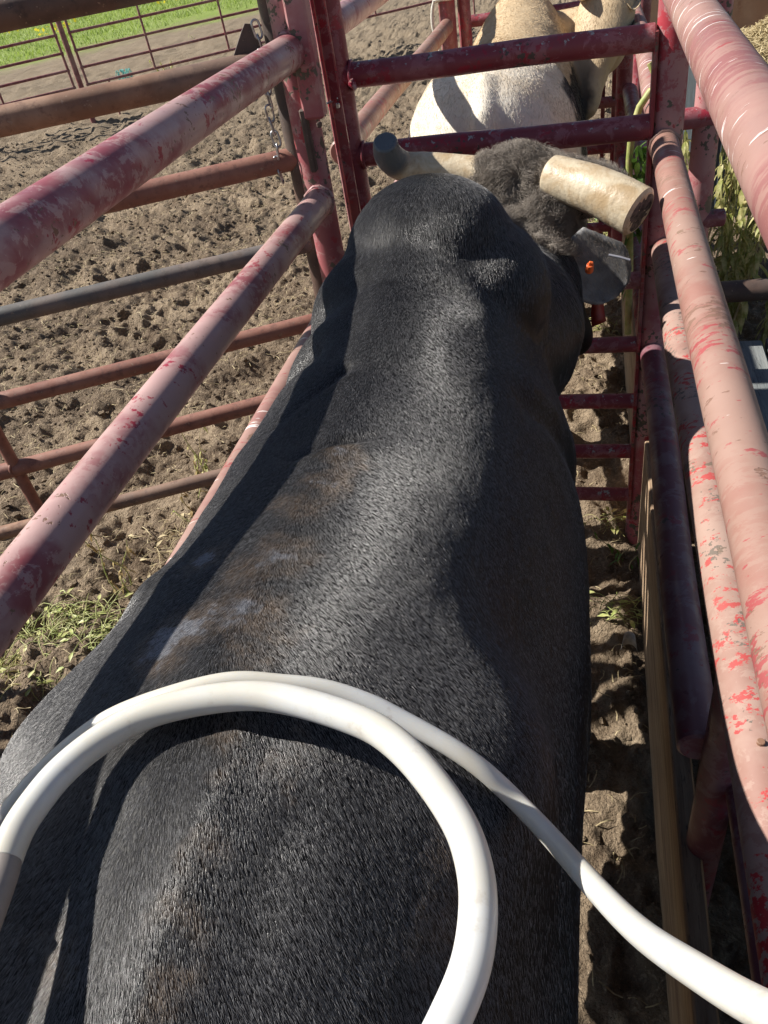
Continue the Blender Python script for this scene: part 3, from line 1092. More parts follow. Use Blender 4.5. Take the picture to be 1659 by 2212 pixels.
# ------------------------------------------------------------------ TROUGH, SHEET-METAL WALL, HAY
tr = thing('feed_trough', (0.85, 5.95, 0), 'blue-grey feed trough with shaded sides and lit rim in its colours beyond the weeds on the right', 'trough')
mb = MB()
for xs in (0.70, 1.00):
    mb.box((xs, 5.95, 0.31), (0.03, 1.95, 0.62), None, 0.004)
mb.box((0.85, 5.95, 0.10), (0.27, 1.95, 0.03), None, 0.004)
for ys in (4.985, 6.915):
    mb.box((0.85, ys, 0.31), (0.27, 0.03, 0.62), None, 0.004)
part(mb, 'tub', M['tin'], tr)
for xs in (0.69, 1.01):
    mb = MB()
    mb.box((xs, 5.95, 0.638), (0.075, 1.98, 0.028), None, 0.006)
    part(mb, 'rim', M['tin_top'], tr)
mb = MB()
mb.box((0.85, 4.985, 0.642), (0.24, 0.07, 0.028), None, 0.006)
part(mb, 'rim', M['tin_top'], tr)

wl_ = thing('sheet_metal_wall', (2.5, 10.7, 0), 'rusty brown sheet metal wall behind the hay at the upper right', 'metal wall')
for k in range(6):
    mb = MB()
    x0 = 0.45 + k * 0.92
    n = 24
    vs, fs = [], []
    for i in range(n + 1):
        xx = x0 + 0.912 * i / n
        dy = 0.006 * math.sin(i / n * math.pi * 2 * 4)
        vs += [(xx, 10.7 + dy, 0.02), (xx, 10.7 + dy, 2.4), (xx, 10.73 + dy, 0.02), (xx, 10.73 + dy, 2.4)]
    for i in range(n):
        a = i * 4
        fs += [(a, a + 4, a + 5, a + 1), (a + 2, a + 3, a + 7, a + 6)]
    mb.add(vs, fs, True)
    part(mb, 'sheet', M['wall'], wl_)
for k in range(4):
    mb = MB()
    mb.box((0.46 + k * 1.85, 10.80, 1.2), (0.08, 0.08, 2.4), None, 0.004)
    part(mb, 'post', M['rust_dark'], wl_)


def hay():
    r = np.random.default_rng(33)
    n = 15000
    x = r.normal(2.3, 0.75, n)
    y = r.normal(9.3, 0.6, n)
    m = r.random(n) < 0.4
    x[m] = r.uniform(1.0, 4.2, m.sum())
    y[m] = r.uniform(7.0, 10.2, m.sum())
    top = 0.42 * np.exp(-((x - 2.4) / 0.9) ** 2 - ((y - 9.5) / 0.7) ** 2)
    z = ground_z(x.copy(), y.copy()) + top * (0.75 + 0.3 * r.random(n)) + 0.01
    a = r.random(n) * 6.28
    L = 0.06 + 0.13 * r.random(n)
    W = 0.0045
    el = r.normal(0, 0.35, n)
    d = np.stack([np.cos(a) * np.cos(el), np.sin(a) * np.cos(el), np.sin(el)], 1) * L[:, None]
    s = np.stack([-np.sin(a), np.cos(a), 0.3 * np.ones(n)], 1) * W
    c = np.stack([x, y, z], 1)
    bend = np.stack([np.zeros(n), np.zeros(n), 0.02 * r.random(n)], 1)
    V = np.stack([c - d / 2 - s, c - d / 2 + s, c + bend - s, c + bend + s, c + d / 2 - s * 0.5, c + d / 2 + s * 0.5], 1)
    b = (np.arange(n) * 6)[:, None]
    F = np.concatenate([b + np.array([0, 1, 3, 2]), b + np.array([2, 3, 5, 4])], 0)
    o = mesh_np('loose_hay', V.reshape(-1, 3), F, M['straw'], False)
    tag(o, 'heap of loose golden hay in front of the rusty metal wall', 'hay', kind='stuff')
    # the packed core of the heap
    g = np.linspace(-1, 1, 28)
    X, Y = np.meshgrid(g * 1.5 + 2.4, g * 1.0 + 9.5)
    T = 0.42 * np.exp(-((X - 2.4) / 0.9) ** 2 - ((Y - 9.5) / 0.7) ** 2)
    Z = T * 0.95 - 0.03 + 0.02 * fbm(X.ravel() * 9, Y.ravel() * 9, seed=3).reshape(X.shape)
    ii = np.arange(28 * 28).reshape(28, 28)
    F = np.stack([ii[:-1, :-1].ravel(), ii[:-1, 1:].ravel(), ii[1:, 1:].ravel(), ii[1:, :-1].ravel()], 1)
    c = mesh_np('packed_hay', np.stack([X.ravel(), Y.ravel(), Z.ravel()], 1), F, M['straw'])
    c.parent = o
    c['kind'] = 'stuff'


hay()

# ------------------------------------------------------------------ FAR PIPE FENCE
FD = Vector((0.795, 0.606, 0))
FP = Vector((-6.4, 10.4, 0))
FENCE = 'panels of the far pipe fence'


def fp(s, z):
    return FP + FD * s + Vector((0, 0, z))


def fence_panel(s0, s1, stays, label):
    t = thing('pipe_fence', fp((s0 + s1) / 2, 0), label, 'fence panel', FENCE)
    for i, z in enumerate((0.455, 0.655, 0.85, 1.05, 1.24, 1.44)):
        mb = MB()
        mb.tube(rail_pts(fp(s0, z), fp(s1, z), 0, 10, seed=i + int(s0 * 10)), 0.0165, 12)
        part(mb, 'rail', M['fence_far'], t)
    for s in stays:
        mb = MB()
        mb.tube(line(fp(s, 1.44) + Vector((0.012, -0.016, 0)), fp(s, 0.455) + Vector((0.012, -0.016, 0)), 4), 0.015, 10)
        part(mb, 'stay', M['fence_far'], t)
    for s in (s0 + 0.02, s1 - 0.02):
        mb = MB()
        mb.tube(line(fp(s, 1.45), fp(s, 0.44), 4), 0.017, 10)
        part(mb, 'stile', M['fence_far'], t)
    for s in (s0 + 0.30, s1 - 0.30):
        mb = MB()
        mb.tube(line(fp(s, 0.455), fp(s, -0.02), 4), 0.014, 10)
        part(mb, 'leg', M['fence_far'], t)
    return t


fence_panel(-3.25, -0.20, (-2.1, -1.13), 'pipe fence panel left of the thick far fence post')
fence_panel(-0.06, 2.99, (0.88, 1.94), 'pipe fence panel right of the thick far fence post')
fence_panel(3.12, 6.15, (4.2, 5.2), 'pipe fence panel seen between the pink rails at the top')
for s, lb in ((-0.13, 'thick dark far fence post near the turquoise bundle'), (3.055, 'far fence post hidden behind the leaning rusty post'), (-3.32, 'leftmost far fence post')):
    mb = MB()
    mb.tube(line(fp(s, 1.6), fp(s, -0.1), 6), 0.035, 14)
    o = mb.build('fence_post', M['fence_far'], None, origin=fp(s, 0))
    tag(o, lb, 'fence post', 'posts of the far pipe fence')

# turquoise twine bundle and a plastic step-in stake
mb = MB()
r_ = random.Random(5)
c0 = Vector((-6.85, 12.15, 0.0))
for k in range(22):
    a = Vector((r_.uniform(-0.09, 0.09), r_.uniform(-0.05, 0.05), 0.02))
    pts = [c0 + a + Vector((r_.uniform(-0.05, 0.05), r_.uniform(-0.03, 0.03), 0.33 * j / 5)) for j in range(6)]
    mb.tube(pts, 0.006, 5)
o = mb.build('twine_bundle', M['net'], None, origin=c0)
tag(o, 'turquoise bundle of baling twine on the soil by the far fence', 'twine')
mb = MB()
c0 = Vector((-15.9, 30.2, 0))
mb.tube([c0 + Vector((0.06 * math.sin(j), 0, 0.25 * j)) for j in range(6)], 0.02, 6)
o = mb.build('pasture_stake', M['net'], None, origin=c0)
tag(o, 'thin turquoise stake standing in the green pasture', 'stake')


# ------------------------------------------------------------------ WEEDS
def leaf_quad(mb, p, d, up, L, W, curl=0.4, n=3):
    """a folded, drooping lance leaf"""
    d = d.normalized()
    side = d.cross(up)
    if side.length < 1e-3:
        side = Vector((1, 0, 0))
    side.normalize()
    vs, fs = [], []
    q = Vector(p)
    for i in range(n + 1):
        t = i / n
        w = W * (math.sin(math.pi * min(1, 0.12 + t * 0.88)) ** 0.8) * 0.5 + 0.0004
        mid = q.copy()
        vs += [mid - side * w + up * w * 0.35, mid, mid + side * w + up * w * 0.35]
        d = (d + Vector((0, 0, -curl / n))).normalized()
        q = q + d * (L / n)
    for i in range(n):
        a = i * 3
        fs += [(a, a + 1, a + 4, a + 3), (a + 1, a + 2, a + 5, a + 4)]
    mb.add(vs, fs, True)


def weed(loc, height, label, seed, nst=3, leafmat='leaf', leafL=0.07, droop=1.6, lean=(0, 0), seedhead=0.3, dense=1.0, spread=0.12, name='wilted_weed', rad=0.0045):
    r = random.Random(seed)
    t = thing(name, loc, label, 'weed', 'weeds round the alley')
    loc = Vector(loc)
    lm, sm = MB(), MB()
    for s in range(nst):
        mb = MB()
        h = height * r.uniform(0.7, 1.05)
        dx, dy = lean[0] + r.uniform(-spread, spread), lean[1] + r.uniform(-spread, spread)
        b = loc + Vector((r.uniform(-0.03, 0.03), r.uniform(-0.03, 0.03), -0.01))
        pts = []
        N = 12
        ph = r.uniform(0, 6)
        for i in range(N):
            u = i / (N - 1)
            pts.append(b + Vector((dx * u ** 1.5 + 0.012 * math.sin(ph + u * 7), dy * u ** 1.5 + 0.012 * math.cos(ph + u * 6), h * u)))
        mb.tube(pts, [rad * (1 - 0.6 * i / (N - 1)) for i in range(N)], 7)
        part(mb, 'stem', M['stem'] if r.random() < 0.7 else M['stem_dry'], t)
        for k in range(int(26 * h / 0.6 * dense)):
            u = r.uniform(0.12, 1.0)
            i = min(N - 2, int(u * (N - 1)))
            p = pts[i].lerp(pts[i + 1], u * (N - 1) - i)
            a = r.uniform(0, 6.28)
            d = Vector((math.cos(a), math.sin(a), r.uniform(-0.6, 0.5)))
            leaf_quad(lm, p, d, Vector((0, 0, 1)), leafL * r.uniform(0.5, 1.15), leafL * r.uniform(0.12, 0.24), droop * r.uniform(0.9, 2.2), 4)
        if r.random() < seedhead:
            for k in range(90):
                u = r.uniform(0.55, 1.0)
                i = min(N - 2, int(u * (N - 1)))
                p = pts[i] + Vector((r.gauss(0, 0.012), r.gauss(0, 0.012), r.gauss(0, 0.015)))
                leaf_quad(sm, p, Vector((r.gauss(0, 1), r.gauss(0, 1), r.gauss(0, 1))), Vector((0, 0, 1)), 0.012, 0.009, 0.1, 1)
    part(lm, 'leaves', M[leafmat], t, kind='stuff')
    if sm.v:
        part(sm, 'seed_head', M['seed'], t, kind='stuff')
    return t


weed((0.52, 2.95, 0), 1.15, 'tall wilted weed right behind the side fence beside the thick pink rail', 1, 7, leafL=0.085, seedhead=0.3, lean=(0.03, 0), dense=1.5, rad=0.006)
weed((0.72, 3.05, 0), 1.10, 'wilted weed with brown seed heads right of the tall wilted weed', 2, 7, leafL=0.08, seedhead=1.0, lean=(0.08, 0.05), dense=1.3, rad=0.006)
weed((0.90, 2.95, 0), 1.00, 'dry stemmed weed nearest the right edge of the picture', 3, 7, leafmat='leaf_dry', leafL=0.10, seedhead=0.9, lean=(0.08, 0), dense=1.2, rad=0.006)
weed((0.42, 3.2, 0), 1.05, 'pale wilted weed seen between the right post and the side fence post', 4, 5, leafL=0.08, seedhead=0.3, dense=1.4, rad=0.006)
weed((0.62, 3.6, 0), 1.15, 'yellowing weed farther back behind the tall wilted weed', 5, 7, leafL=0.08, seedhead=0.5, lean=(0.05, 0), dense=1.3, rad=0.006)
weed((1.0, 3.5, 0), 1.05, 'seeding weed beyond the dry stemmed one by the top pink rail', 6, 7, leafL=0.10, seedhead=1.0, dense=1.3, rad=0.006)
weed((0.26, 3.05, 0), 0.85, 'broad leaved green weed growing against the far right rails', 7, 4, leafmat='leaf_green', leafL=0.14, seedhead=0.0, dense=0.8)
weed((0.30, 3.45, 0), 0.95, 'bright green weed drooping behind the bent yellow stem', 8, 4, leafL=0.10, seedhead=0.2, dense=1.2)
weed((0.36, 3.95, 0), 0.7, 'small green weed beyond the bleached rails', 9, 3, leafL=0.08)
weed((-1.52, 2.30, 0), 0.42, 'thin upright green weed just beyond the lowest rusty rail', 10, 3, leafL=0.05, seedhead=0.0, dense=0.7, spread=0.07, rad=0.003)
weed((-1.50, 2.15, 0), 0.26, 'small orange leaved weed beside the bull under the lowest rusty rail', 11, 2, leafmat='leaf_dry', leafL=0.05, seedhead=0.0, rad=0.003)
weed((-1.42, 1.95, 0), 0.18, 'low yellow weed close to the flank of the black bull', 12, 3, leafL=0.05, seedhead=0.0, rad=0.003)
weed((-1.62, 1.72, 0), 0.30, 'orange and yellow weed under the second pink rail', 13, 3, leafmat='leaf_dry', leafL=0.05, seedhead=0.0, rad=0.003)
weed((0.02, 5.0, 0), 0.25, 'small green weed on the soil beyond the white bull', 14, 4, leafmat='leaf_green', leafL=0.06, seedhead=0.0, rad=0.003)
weed((0.13, 1.95, 0), 0.12, 'tiny green weed against the kick board under the cross gate', 15, 3, leafmat='leaf_green', leafL=0.045, seedhead=0.0, rad=0.002)
weed((-6.3, 12.4, 0), 0.45, 'yellow flowered weed beside the turquoise bundle', 16, 5, leafL=0.08, seedhead=0.0, rad=0.006, spread=0.25)

# thick bent yellow stem arching over the bleached rail
bs = thing('bent_stem', (0.15, 2.6, 0), 'thick bent yellow-green stalk arching over the pink rail behind the gate', 'weed')
mb = MB()
mb.tube([(0.13, 2.50, 0.55), (0.125, 2.48, 0.80), (0.115, 2.46, 1.00), (0.108, 2.45, 1.12), (0.112, 2.45, 1.20), (0.130, 2.45, 1.262), (0.155, 2.45, 1.298), (0.185, 2.45, 1.305), (0.215, 2.45, 1.29)], [0.011, 0.0105, 0.010, 0.0095, 0.0105, 0.010, 0.010, 0.010, 0.009], 14)
part(mb, 'stalk', M['stem'], bs)
mb = MB()
mb.tube([(0.178, 2.45, 1.305), (0.165, 2.455, 1.335), (0.150, 2.46, 1.365)], [0.0085, 0.0075, 0.007], 10)
part(mb, 'side_shoot', M['stem'], bs)
lm = MB()
r_ = random.Random(3)
for k in range(60):
    p = Vector((0.125, 2.46, 0.0)).lerp(Vector((0.16, 2.47, 0)), r_.random()) + Vector((r_.gauss(0, 0.018), r_.gauss(0, 0.02), r_.uniform(0.9, 1.16)))
    leaf_quad(lm, p, Vector((r_.gauss(0, 1), r_.gauss(0, 1), -0.8)), Vector((0, 0, 1)), 0.06 * r_.uniform(0.6, 1.3), 0.016, 1.3, 4)
part(lm, 'leaves', M['leaf_green'], bs, kind='stuff')


def tuft(loc, rad, n, L, mat, label, seed, W=0.004, cat='grass tuft', name='wilted_tuft'):
    """mat of limp fallen stems"""
    r = random.Random(seed)
    mb = MB()
    loc = Vector(loc)
    for k in range(n):
        a = r.uniform(0, 6.28)
        rr = rad * r.random() ** 0.6
        b = loc + Vector((math.cos(a) * rr, math.sin(a) * rr * 0.7, 0.012))
        aa = r.uniform(0, 6.28)
        l = L * r.uniform(0.4, 1.2)
        h = l * r.uniform(0.05, 0.35)
        pts = []
        cv = r.uniform(-2, 2)
        q = b.copy()
        for i in range(6):
            u = i / 5
            pts.append(q + Vector((0, 0, h * math.sin(math.pi * min(1, u * 1.1)))))
            q = q + Vector((math.cos(aa + cv * u), math.sin(aa + cv * u), 0)) * l / 5
        mb.tube(pts, [W * 0.5 * (1 - 0.5 * i / 5) for i in range(6)], 4, caps=False)
        if r.random() < 0.3:
            leaf_quad(mb, pts[3], Vector((math.cos(aa), math.sin(aa), 0.2)), Vector((0, 0, 1)), 0.035, 0.014, 0.5, 2)
    o = mb.build(name, M[mat], None, origin=loc)
    tag(o, label, cat, kind='stuff')
    return o


tuft((-1.68, 1.50, 0.01), 0.20, 210, 0.16, 'stem', 'mat of limp yellow-green stems on the mud below the second pink rail', 1)
tuft((-1.85, 1.28, 0.01), 0.15, 110, 0.11, 'leaf', 'small limp green patch below the mat of stems at the left edge', 2)
tuft((-1.45, 1.95, 0.01), 0.20, 90, 0.16, 'straw', 'thin dry stems scattered beside the flank of the black bull', 3, 0.003)
tuft((-2.1, 1.85, 0.01), 0.12, 60, 0.12, 'stem', 'small pale tuft by the left edge under the second pink rail', 4)
tuft((0.09, 2.15, 0.01), 0.06, 30, 0.08, 'leaf', 'short green blades on the floor below the cross gate', 5, 0.003)
tuft((0.10, 1.72, 0.01), 0.07, 34, 0.09, 'stem', 'limp pale stems on the lit floor beside the kick board', 6, 0.003)
tuft((0.05, 3.6, 0.01), 0.10, 30, 0.12, 'leaf', 'few green blades on the alley floor by the white bull', 7, 0.003)
tuft((0.05, 4.9, 0.01), 0.14, 60, 0.15, 'leaf', 'green blades on the soil at the alley end', 8, 0.004)
tuft((0.62, 2.9, 0.01), 0.25, 120, 0.22, 'straw', 'dry fallen stems on the dark soil under the right hand weeds', 9, 0.004)

# pale curved chip (shed hoof sliver) on the floor
mb = MB()
vs, fs = [], []
N = 9
for i in range(N):
    a = math.pi * (0.05 + 0.9 * i / (N - 1))
    for (rr, zz) in ((0.022, 0.0), (0.024, 0.0), (0.016, 0.045), (0.014, 0.045)):
        vs.append((0.128 + math.cos(a) * rr, 1.56 + math.sin(a) * rr * 1.3 + zz * 0.4, 0.012 + zz))
for i in range(N - 1):
    a = i * 4
    for j in range(4):
        fs.append((a + j, a + (j + 1) % 4, a + 4 + (j + 1) % 4, a + 4 + j))
fs += [(0, 3, 2, 1), (4 * (N - 1), 4 * (N - 1) + 1, 4 * (N - 1) + 2, 4 * (N - 1) + 3)]
mb.add(vs, fs, True)
o = mb.build('hoof_sliver', M['stone'], None, origin=(0.128, 1.56, 0))
tag(o, 'pale curved sliver lying on the lit soil against the kick board', 'debris')


# ------------------------------------------------------------------ CATTLE
def loft(mb, rings, seg=40):
    """rings: (center, wdir, hdir, w, hup, hdown, n)"""
    vs, fs = [], []
    for (c, wd, hd, w, hu, hl, n) in rings:
        c, wd, hd = Vector(c), Vector(wd), Vector(hd)
        for k in range(seg):
            t = 2 * math.pi * k / seg
            cc, ss = math.cos(t), math.sin(t)
            e = 2.0 / n
            x = math.copysign(abs(cc) ** e, cc) * w
            y = math.copysign(abs(ss) ** e, ss)
            y *= hu if y > 0 else hl
            vs.append(c + wd * x + hd * y)
    m = len(rings)
    for i in range(m - 1):
        for k in range(seg):
            a, b = i * seg + k, i * seg + (k + 1) % seg
            fs.append((a, b, b + seg, a + seg))
    fs.append(tuple(range(seg))[::-1])
    fs.append(tuple((m - 1) * seg + k for k in range(seg)))
    mb.add(vs, fs, True)


def ball(mb, c, r, sc=(1, 1, 1)):
    bm = bmesh.new()
    bmesh.ops.create_uvsphere(bm, u_segments=24, v_segments=14, radius=r)
    bm.verts.index_update()
    vs = [Vector(c) + Vector((v.co.x * sc[0], v.co.y * sc[1], v.co.z * sc[2])) for v in bm.verts]
    fs = [tuple(v.index for v in f.verts) for f in bm.faces]
    bm.free()
    mb.add(vs, fs, True)


def interp_table(tab, step=0.03):
    tab = np.array(tab, float)
    y = tab[:, 0]
    ys = np.arange(y[0], y[-1] + 1e-6, step)
    out = [ys]
    for j in range(1, tab.shape[1]):
        v = tab[:, j]
        # monotone-ish cubic (Catmull-Rom)
        m = np.gradient(v, y)
        idx = np.clip(np.searchsorted(y, ys) - 1, 0, len(y) - 2)
        h = y[idx + 1] - y[idx]
        t = (ys - y[idx]) / h
        h00 = 2 * t ** 3 - 3 * t ** 2 + 1
        h10 = t ** 3 - 2 * t ** 2 + t
        h01 = -2 * t ** 3 + 3 * t ** 2
        h11 = t ** 3 - t ** 2
        out.append(h00 * v[idx] + h10 * h * m[idx] + h01 * v[idx + 1] + h11 * h * m[idx + 1])
    return np.stack(out, 1)


def remesh(mb, voxel, smooth_it):
    me = bpy.data.meshes.new('tmp')
    me.from_pydata([tuple(p) for p in mb.v], [], mb.f)
    me.update()
    o = bpy.data.objects.new('tmp', me)
    COL.objects.link(o)
    md = o.modifiers.new('r', 'REMESH')
    md.mode = 'VOXEL'
    md.voxel_size = voxel
    md.use_smooth_shade = True
    ms = o.modifiers.new('s', 'SMOOTH')
    ms.factor = 0.5
    ms.iterations = smooth_it
    dg = bpy.context.evaluated_depsgraph_get()
    ev = o.evaluated_get(dg)
    m2 = bpy.data.meshes.new_from_object(ev)
    bpy.data.objects.remove(o)
    bpy.data.meshes.remove(me)
    return m2


def leg(mb, x, y, top, rtop, front, toe=0.0, z0=0.0):
    if front:
        pts = [(x, y, top), (x, y, 0.62), (x, y + 0.01, 0.48), (x, y + 0.02, 0.37), (x, y + 0.01, 0.25), (x, y, 0.13), (x, y + 0.015, 0.075)]
        rs = [rtop, rtop * 0.8, 0.062, 0.056, 0.038, 0.043, 0.048]
    else:
        pts = [(x, y, top), (x, y + 0.06, 0.72), (x, y - 0.03, 0.56), (x, y - 0.12, 0.44), (x, y - 0.085, 0.27), (x, y - 0.06, 0.13), (x, y - 0.03, 0.075)]
        rs = [rtop, rtop * 0.85, 0.085, 0.052, 0.042, 0.044, 0.050]
    P = [Vector(p) for p in pts]
    mb.tube(P, rs, 20, bevel=False)
    e = P[-1]
    # hoof
    loft(mb, [((e.x, e.y + 0.01, z0 + 0.10), (1, 0, 0), (0, 1, 0), 0.044, 0.05, 0.045, 2.2),
              ((e.x, e.y + 0.015, z0 + 0.05), (1, 0, 0), (0, 1, 0), 0.050, 0.062, 0.05, 2.2),
              ((e.x, e.y + 0.02, z0 + 0.0), (1, 0, 0), (0, 1, 0), 0.057, 0.075, 0.052, 2.2)], 20)


def ray_dirs():
    pass


# trunk table: y, xc, half width, top z, mid z, bottom z, exponent
BT = [
    (-0.50, -0.295, 0.09, 1.01, 0.92, 0.80, 2.0),
    (-0.44, -0.295, 0.17, 1.14, 0.94, 0.70, 2.1),
    (-0.34, -0.295, 0.230, 1.225, 0.94, 0.64, 2.2),
    (-0.20, -0.295, 0.262, 1.290, 0.94, 0.60, 2.25),
    (-0.02, -0.290, 0.285, 1.325, 0.94, 0.58, 2.25),
    (0.12, -0.290, 0.292, 1.342, 0.94, 0.50, 2.25),
    (0.28, -0.290, 0.290, 1.366, 0.92, 0.45, 2.15),
    (0.44, -0.290, 0.290, 1.360, 0.91, 0.41, 2.20),
    (0.58, -0.292, 0.296, 1.344, 0.89, 0.385, 2.22),
    (0.72, -0.292, 0.302, 1.330, 0.87, 0.375, 2.22),
    (0.88, -0.288, 0.296, 1.334, 0.86, 0.375, 2.18),
    (1.02, -0.284, 0.284, 1.352, 0.87, 0.38, 2.08),
    (1.14, -0.282, 0.262, 1.382, 0.90, 0.39, 1.95),
    (1.27, -0.275, 0.232, 1.420, 0.90, 0.41, 1.85),
    (1.40, -0.272, 0.205, 1.425, 0.90, 0.46, 1.85),
    (1.52, -0.265, 0.185, 1.370, 0.90, 0.56, 1.9),
    (1.62, -0.230, 0.145, 1.285, 0.92, 0.64, 2.0),
    (1.74, -0.190, 0.110, 1.24, 0.96, 0.74, 2.0),
]


def trunk(mb, tab, dy=0.0, sc=1.0, cx=0.0):
    rows = interp_table(tab)
    rings = []
    for (y, xc, w, zt, zm, zb, n) in rows:
        rings.append(((xc * 1.0 + cx, y * sc + dy, zm), (1, 0, 0), (0, 0, 1), max(w, 0.02), zt - zm, zm - zb, n))
    loft(mb, rings, 56)


def head(mb, poll, fwd, side, up, s=1.0):
    """long axis runs from the poll down the face to the muzzle (fwd)"""
    poll, f, sd, u = Vector(poll), Vector(fwd).normalized(), Vector(side).normalized(), Vector(up).normalized()
    rows = [(-0.05, 0.07, 0.06, 0.06), (-0.02, 0.105, 0.075, 0.09), (0.04, 0.120, 0.08, 0.115), (0.12, 0.118, 0.075, 0.13), (0.20, 0.100, 0.065, 0.125),
            (0.29, 0.078, 0.055, 0.10), (0.37, 0.068, 0.05, 0.080), (0.43, 0.074, 0.05, 0.072), (0.475, 0.068, 0.042, 0.06), (0.50, 0.045, 0.025, 0.04)]
    rings = [(poll + f * t * s, sd, u, w * s, hu * s, hl * s, 2.2) for (t, w, hu, hl) in rows]
    loft(mb, rings, 36)


def ear_mesh(base, tip, nrm, width, thick=0.012):
    """cupped leaf-shaped ear, closed and thick"""
    mb = MB()
    base, tip, nrm = Vector(base), Vector(tip), Vector(nrm).normalized()
    ax = tip - base
    L = ax.length
    ax.normalize()
    nrm = (nrm - ax * nrm.dot(ax)).normalized()
    sd = ax.cross(nrm)
    N, K = 16, 9
    prof = lambda t: width * min(0.45 + 1.15 * t, 1.0 - 0.12 * abs(t - 0.5)) * math.sqrt(max(0.0, 1 - max(0, (t - 0.45) / 0.55) ** 2.2))
    top, bot = [], []
    for i in range(N):
        t = i / (N - 1)
        w = max(prof(t), 0.004)
        for j in range(K):
            s_ = -1 + 2 * j / (K - 1)
            cup = 0.30 * w * (s_ * s_) - 0.05 * w
            p = base + ax * (L * t) + sd * (s_ * w * 0.5) + nrm * (cup - 0.25 * L * t * t * 0.3)
            th = thick * (1 - 0.75 * abs(s_)) * (1 - 0.5 * t)
            top.append(p + nrm * th * 0.5)
            bot.append(p - nrm * th * 0.5)
    vs = top + bot
    o = N * K
    fs = []
    for i in range(N - 1):
        for j in range(K - 1):
            a = i * K + j
            fs.append((a, a + 1, a + K + 1, a + K))
            fs.append((o + a, o + a + K, o + a + K + 1, o + a + 1))
    edge = [j for j in range(K)] + [i * K + K - 1 for i in range(1, N)] + [(N - 1) * K + j for j in range(K - 2, -1, -1)] + [i * K for i in range(N - 2, 0, -1)]
    for a, b in zip(edge, edge[1:] + edge[:1]):
        fs.append((a, o + a, o + b, b))
    mb.add(vs, fs, True)
    return mb


def np_verts(me):
    a = np.zeros(len(me.vertices) * 3, dtype=np.float32)
    me.vertices.foreach_get('co', a)
    return a.reshape(-1, 3).astype(float)


def np_norms(me):
    a = np.zeros(len(me.vertices) * 3, dtype=np.float32)
    me.vertices.foreach_get('normal', a)
    return a.reshape(-1, 3).astype(float)


def gauss(P, c, r, stretch=(1, 1, 1)):
    d = (P - np.array(c)) * np.array(stretch)
    return np.exp(-(d ** 2).sum(1) / (r * r))


def seg_gauss(P, a, b, r):
    a, b = np.array(a, float), np.array(b, float)
    ab = b - a
    t = np.clip(((P - a) @ ab) / (ab @ ab), 0, 1)
    d = P - (a + t[:, None] * ab)
    return np.exp(-(d ** 2).sum(1) / (r * r))


def fur(name, me, parent, mat, n, length, region, direction, seed=1, rad=0.00022, lift=0.3, curl=0.0, k=4, jitter=0.25):
    """real hairs as a curves object, combed along `direction`"""
    r = np.random.default_rng(seed)
    me.calc_loop_triangles()
    tri = np.zeros(len(me.loop_triangles) * 3, dtype=np.int32)
    me.loop_triangles.foreach_get('vertices', tri)
    tri = tri.reshape(-1, 3)
    V = np_verts(me)
    Nn = np_norms(me)
    A, B, Cc = V[tri[:, 0]], V[tri[:, 1]], V[tri[:, 2]]
    area = 0.5 * np.linalg.norm(np.cross(B - A, Cc - A), axis=1)
    w = area * region((A + B + Cc) / 3, Nn[tri[:, 0]])
    p = w / w.sum()
    idx = r.choice(len(tri), n, p=p)
    u, v = r.random(n), r.random(n)
    m = u + v > 1
    u[m], v[m] = 1 - u[m], 1 - v[m]
    P = A[idx] + (B[idx] - A[idx]) * u[:, None] + (Cc[idx] - A[idx]) * v[:, None]
    N = Nn[tri[idx, 0]] * (1 - u - v)[:, None] + Nn[tri[idx, 1]] * u[:, None] + Nn[tri[idx, 2]] * v[:, None]
    N /= np.linalg.norm(N, axis=1)[:, None] + 1e-9
    D = direction(P, N)
    D = D + r.normal(0, jitter, D.shape)
    D -= N * (D * N).sum(1)[:, None]
    D /= np.linalg.norm(D, axis=1)[:, None] + 1e-9
    L = length(P, r) if callable(length) else length * (0.6 + 0.7 * r.random(n))
    S = np.cross(N, D)
    pts = np.zeros((n, k, 3))
    ph = r.random(n) * 6.28 + 4.0 * fbm(P[:, 0] * 30, P[:, 1] * 30, P[:, 2] * 30, seed=5, octaves=2)
    for i in range(k):
        t = i / (k - 1)
        li = lift * t * (1 - 0.45 * t)
        q = P + (D * (t * (1 - 0.15 * t)) + N * li) * L[:, None]
        if curl:
            q = q + (S * np.sin(ph + t * 5.5)[:, None] + N * np.cos(ph + t * 5.5)[:, None]) * (curl * t)
        pts[:, i] = q
    cu = bpy.data.hair_curves.new(name)
    cu.add_curves([k] * n)
    cu.position_data.foreach_set('vector', np.ascontiguousarray(pts, dtype=np.float32).ravel())
    at = cu.attributes.get('radius') or cu.attributes.new('radius', 'FLOAT', 'POINT')
    rr = np.tile(np.linspace(1, 0.25, k), n) * rad
    at.data.foreach_set('value', rr.astype(np.float32))
    cu.materials.append(mat)
    o = bpy.data.objects.new(name, cu)
    COL.objects.link(o)
    o.parent = parent
    o['kind'] = 'stuff'
    return o


def body_object(me, name, mat):
    me.name = name
    me.materials.clear()
    me.materials.append(mat)
    me.polygons.foreach_set('use_smooth', [True] * len(me.polygons))
    o = bpy.data.objects.new(name, me)
    COL.objects.link(o)
    return o


# ---------- the black bull
mb = MB()
trunk(mb, BT)
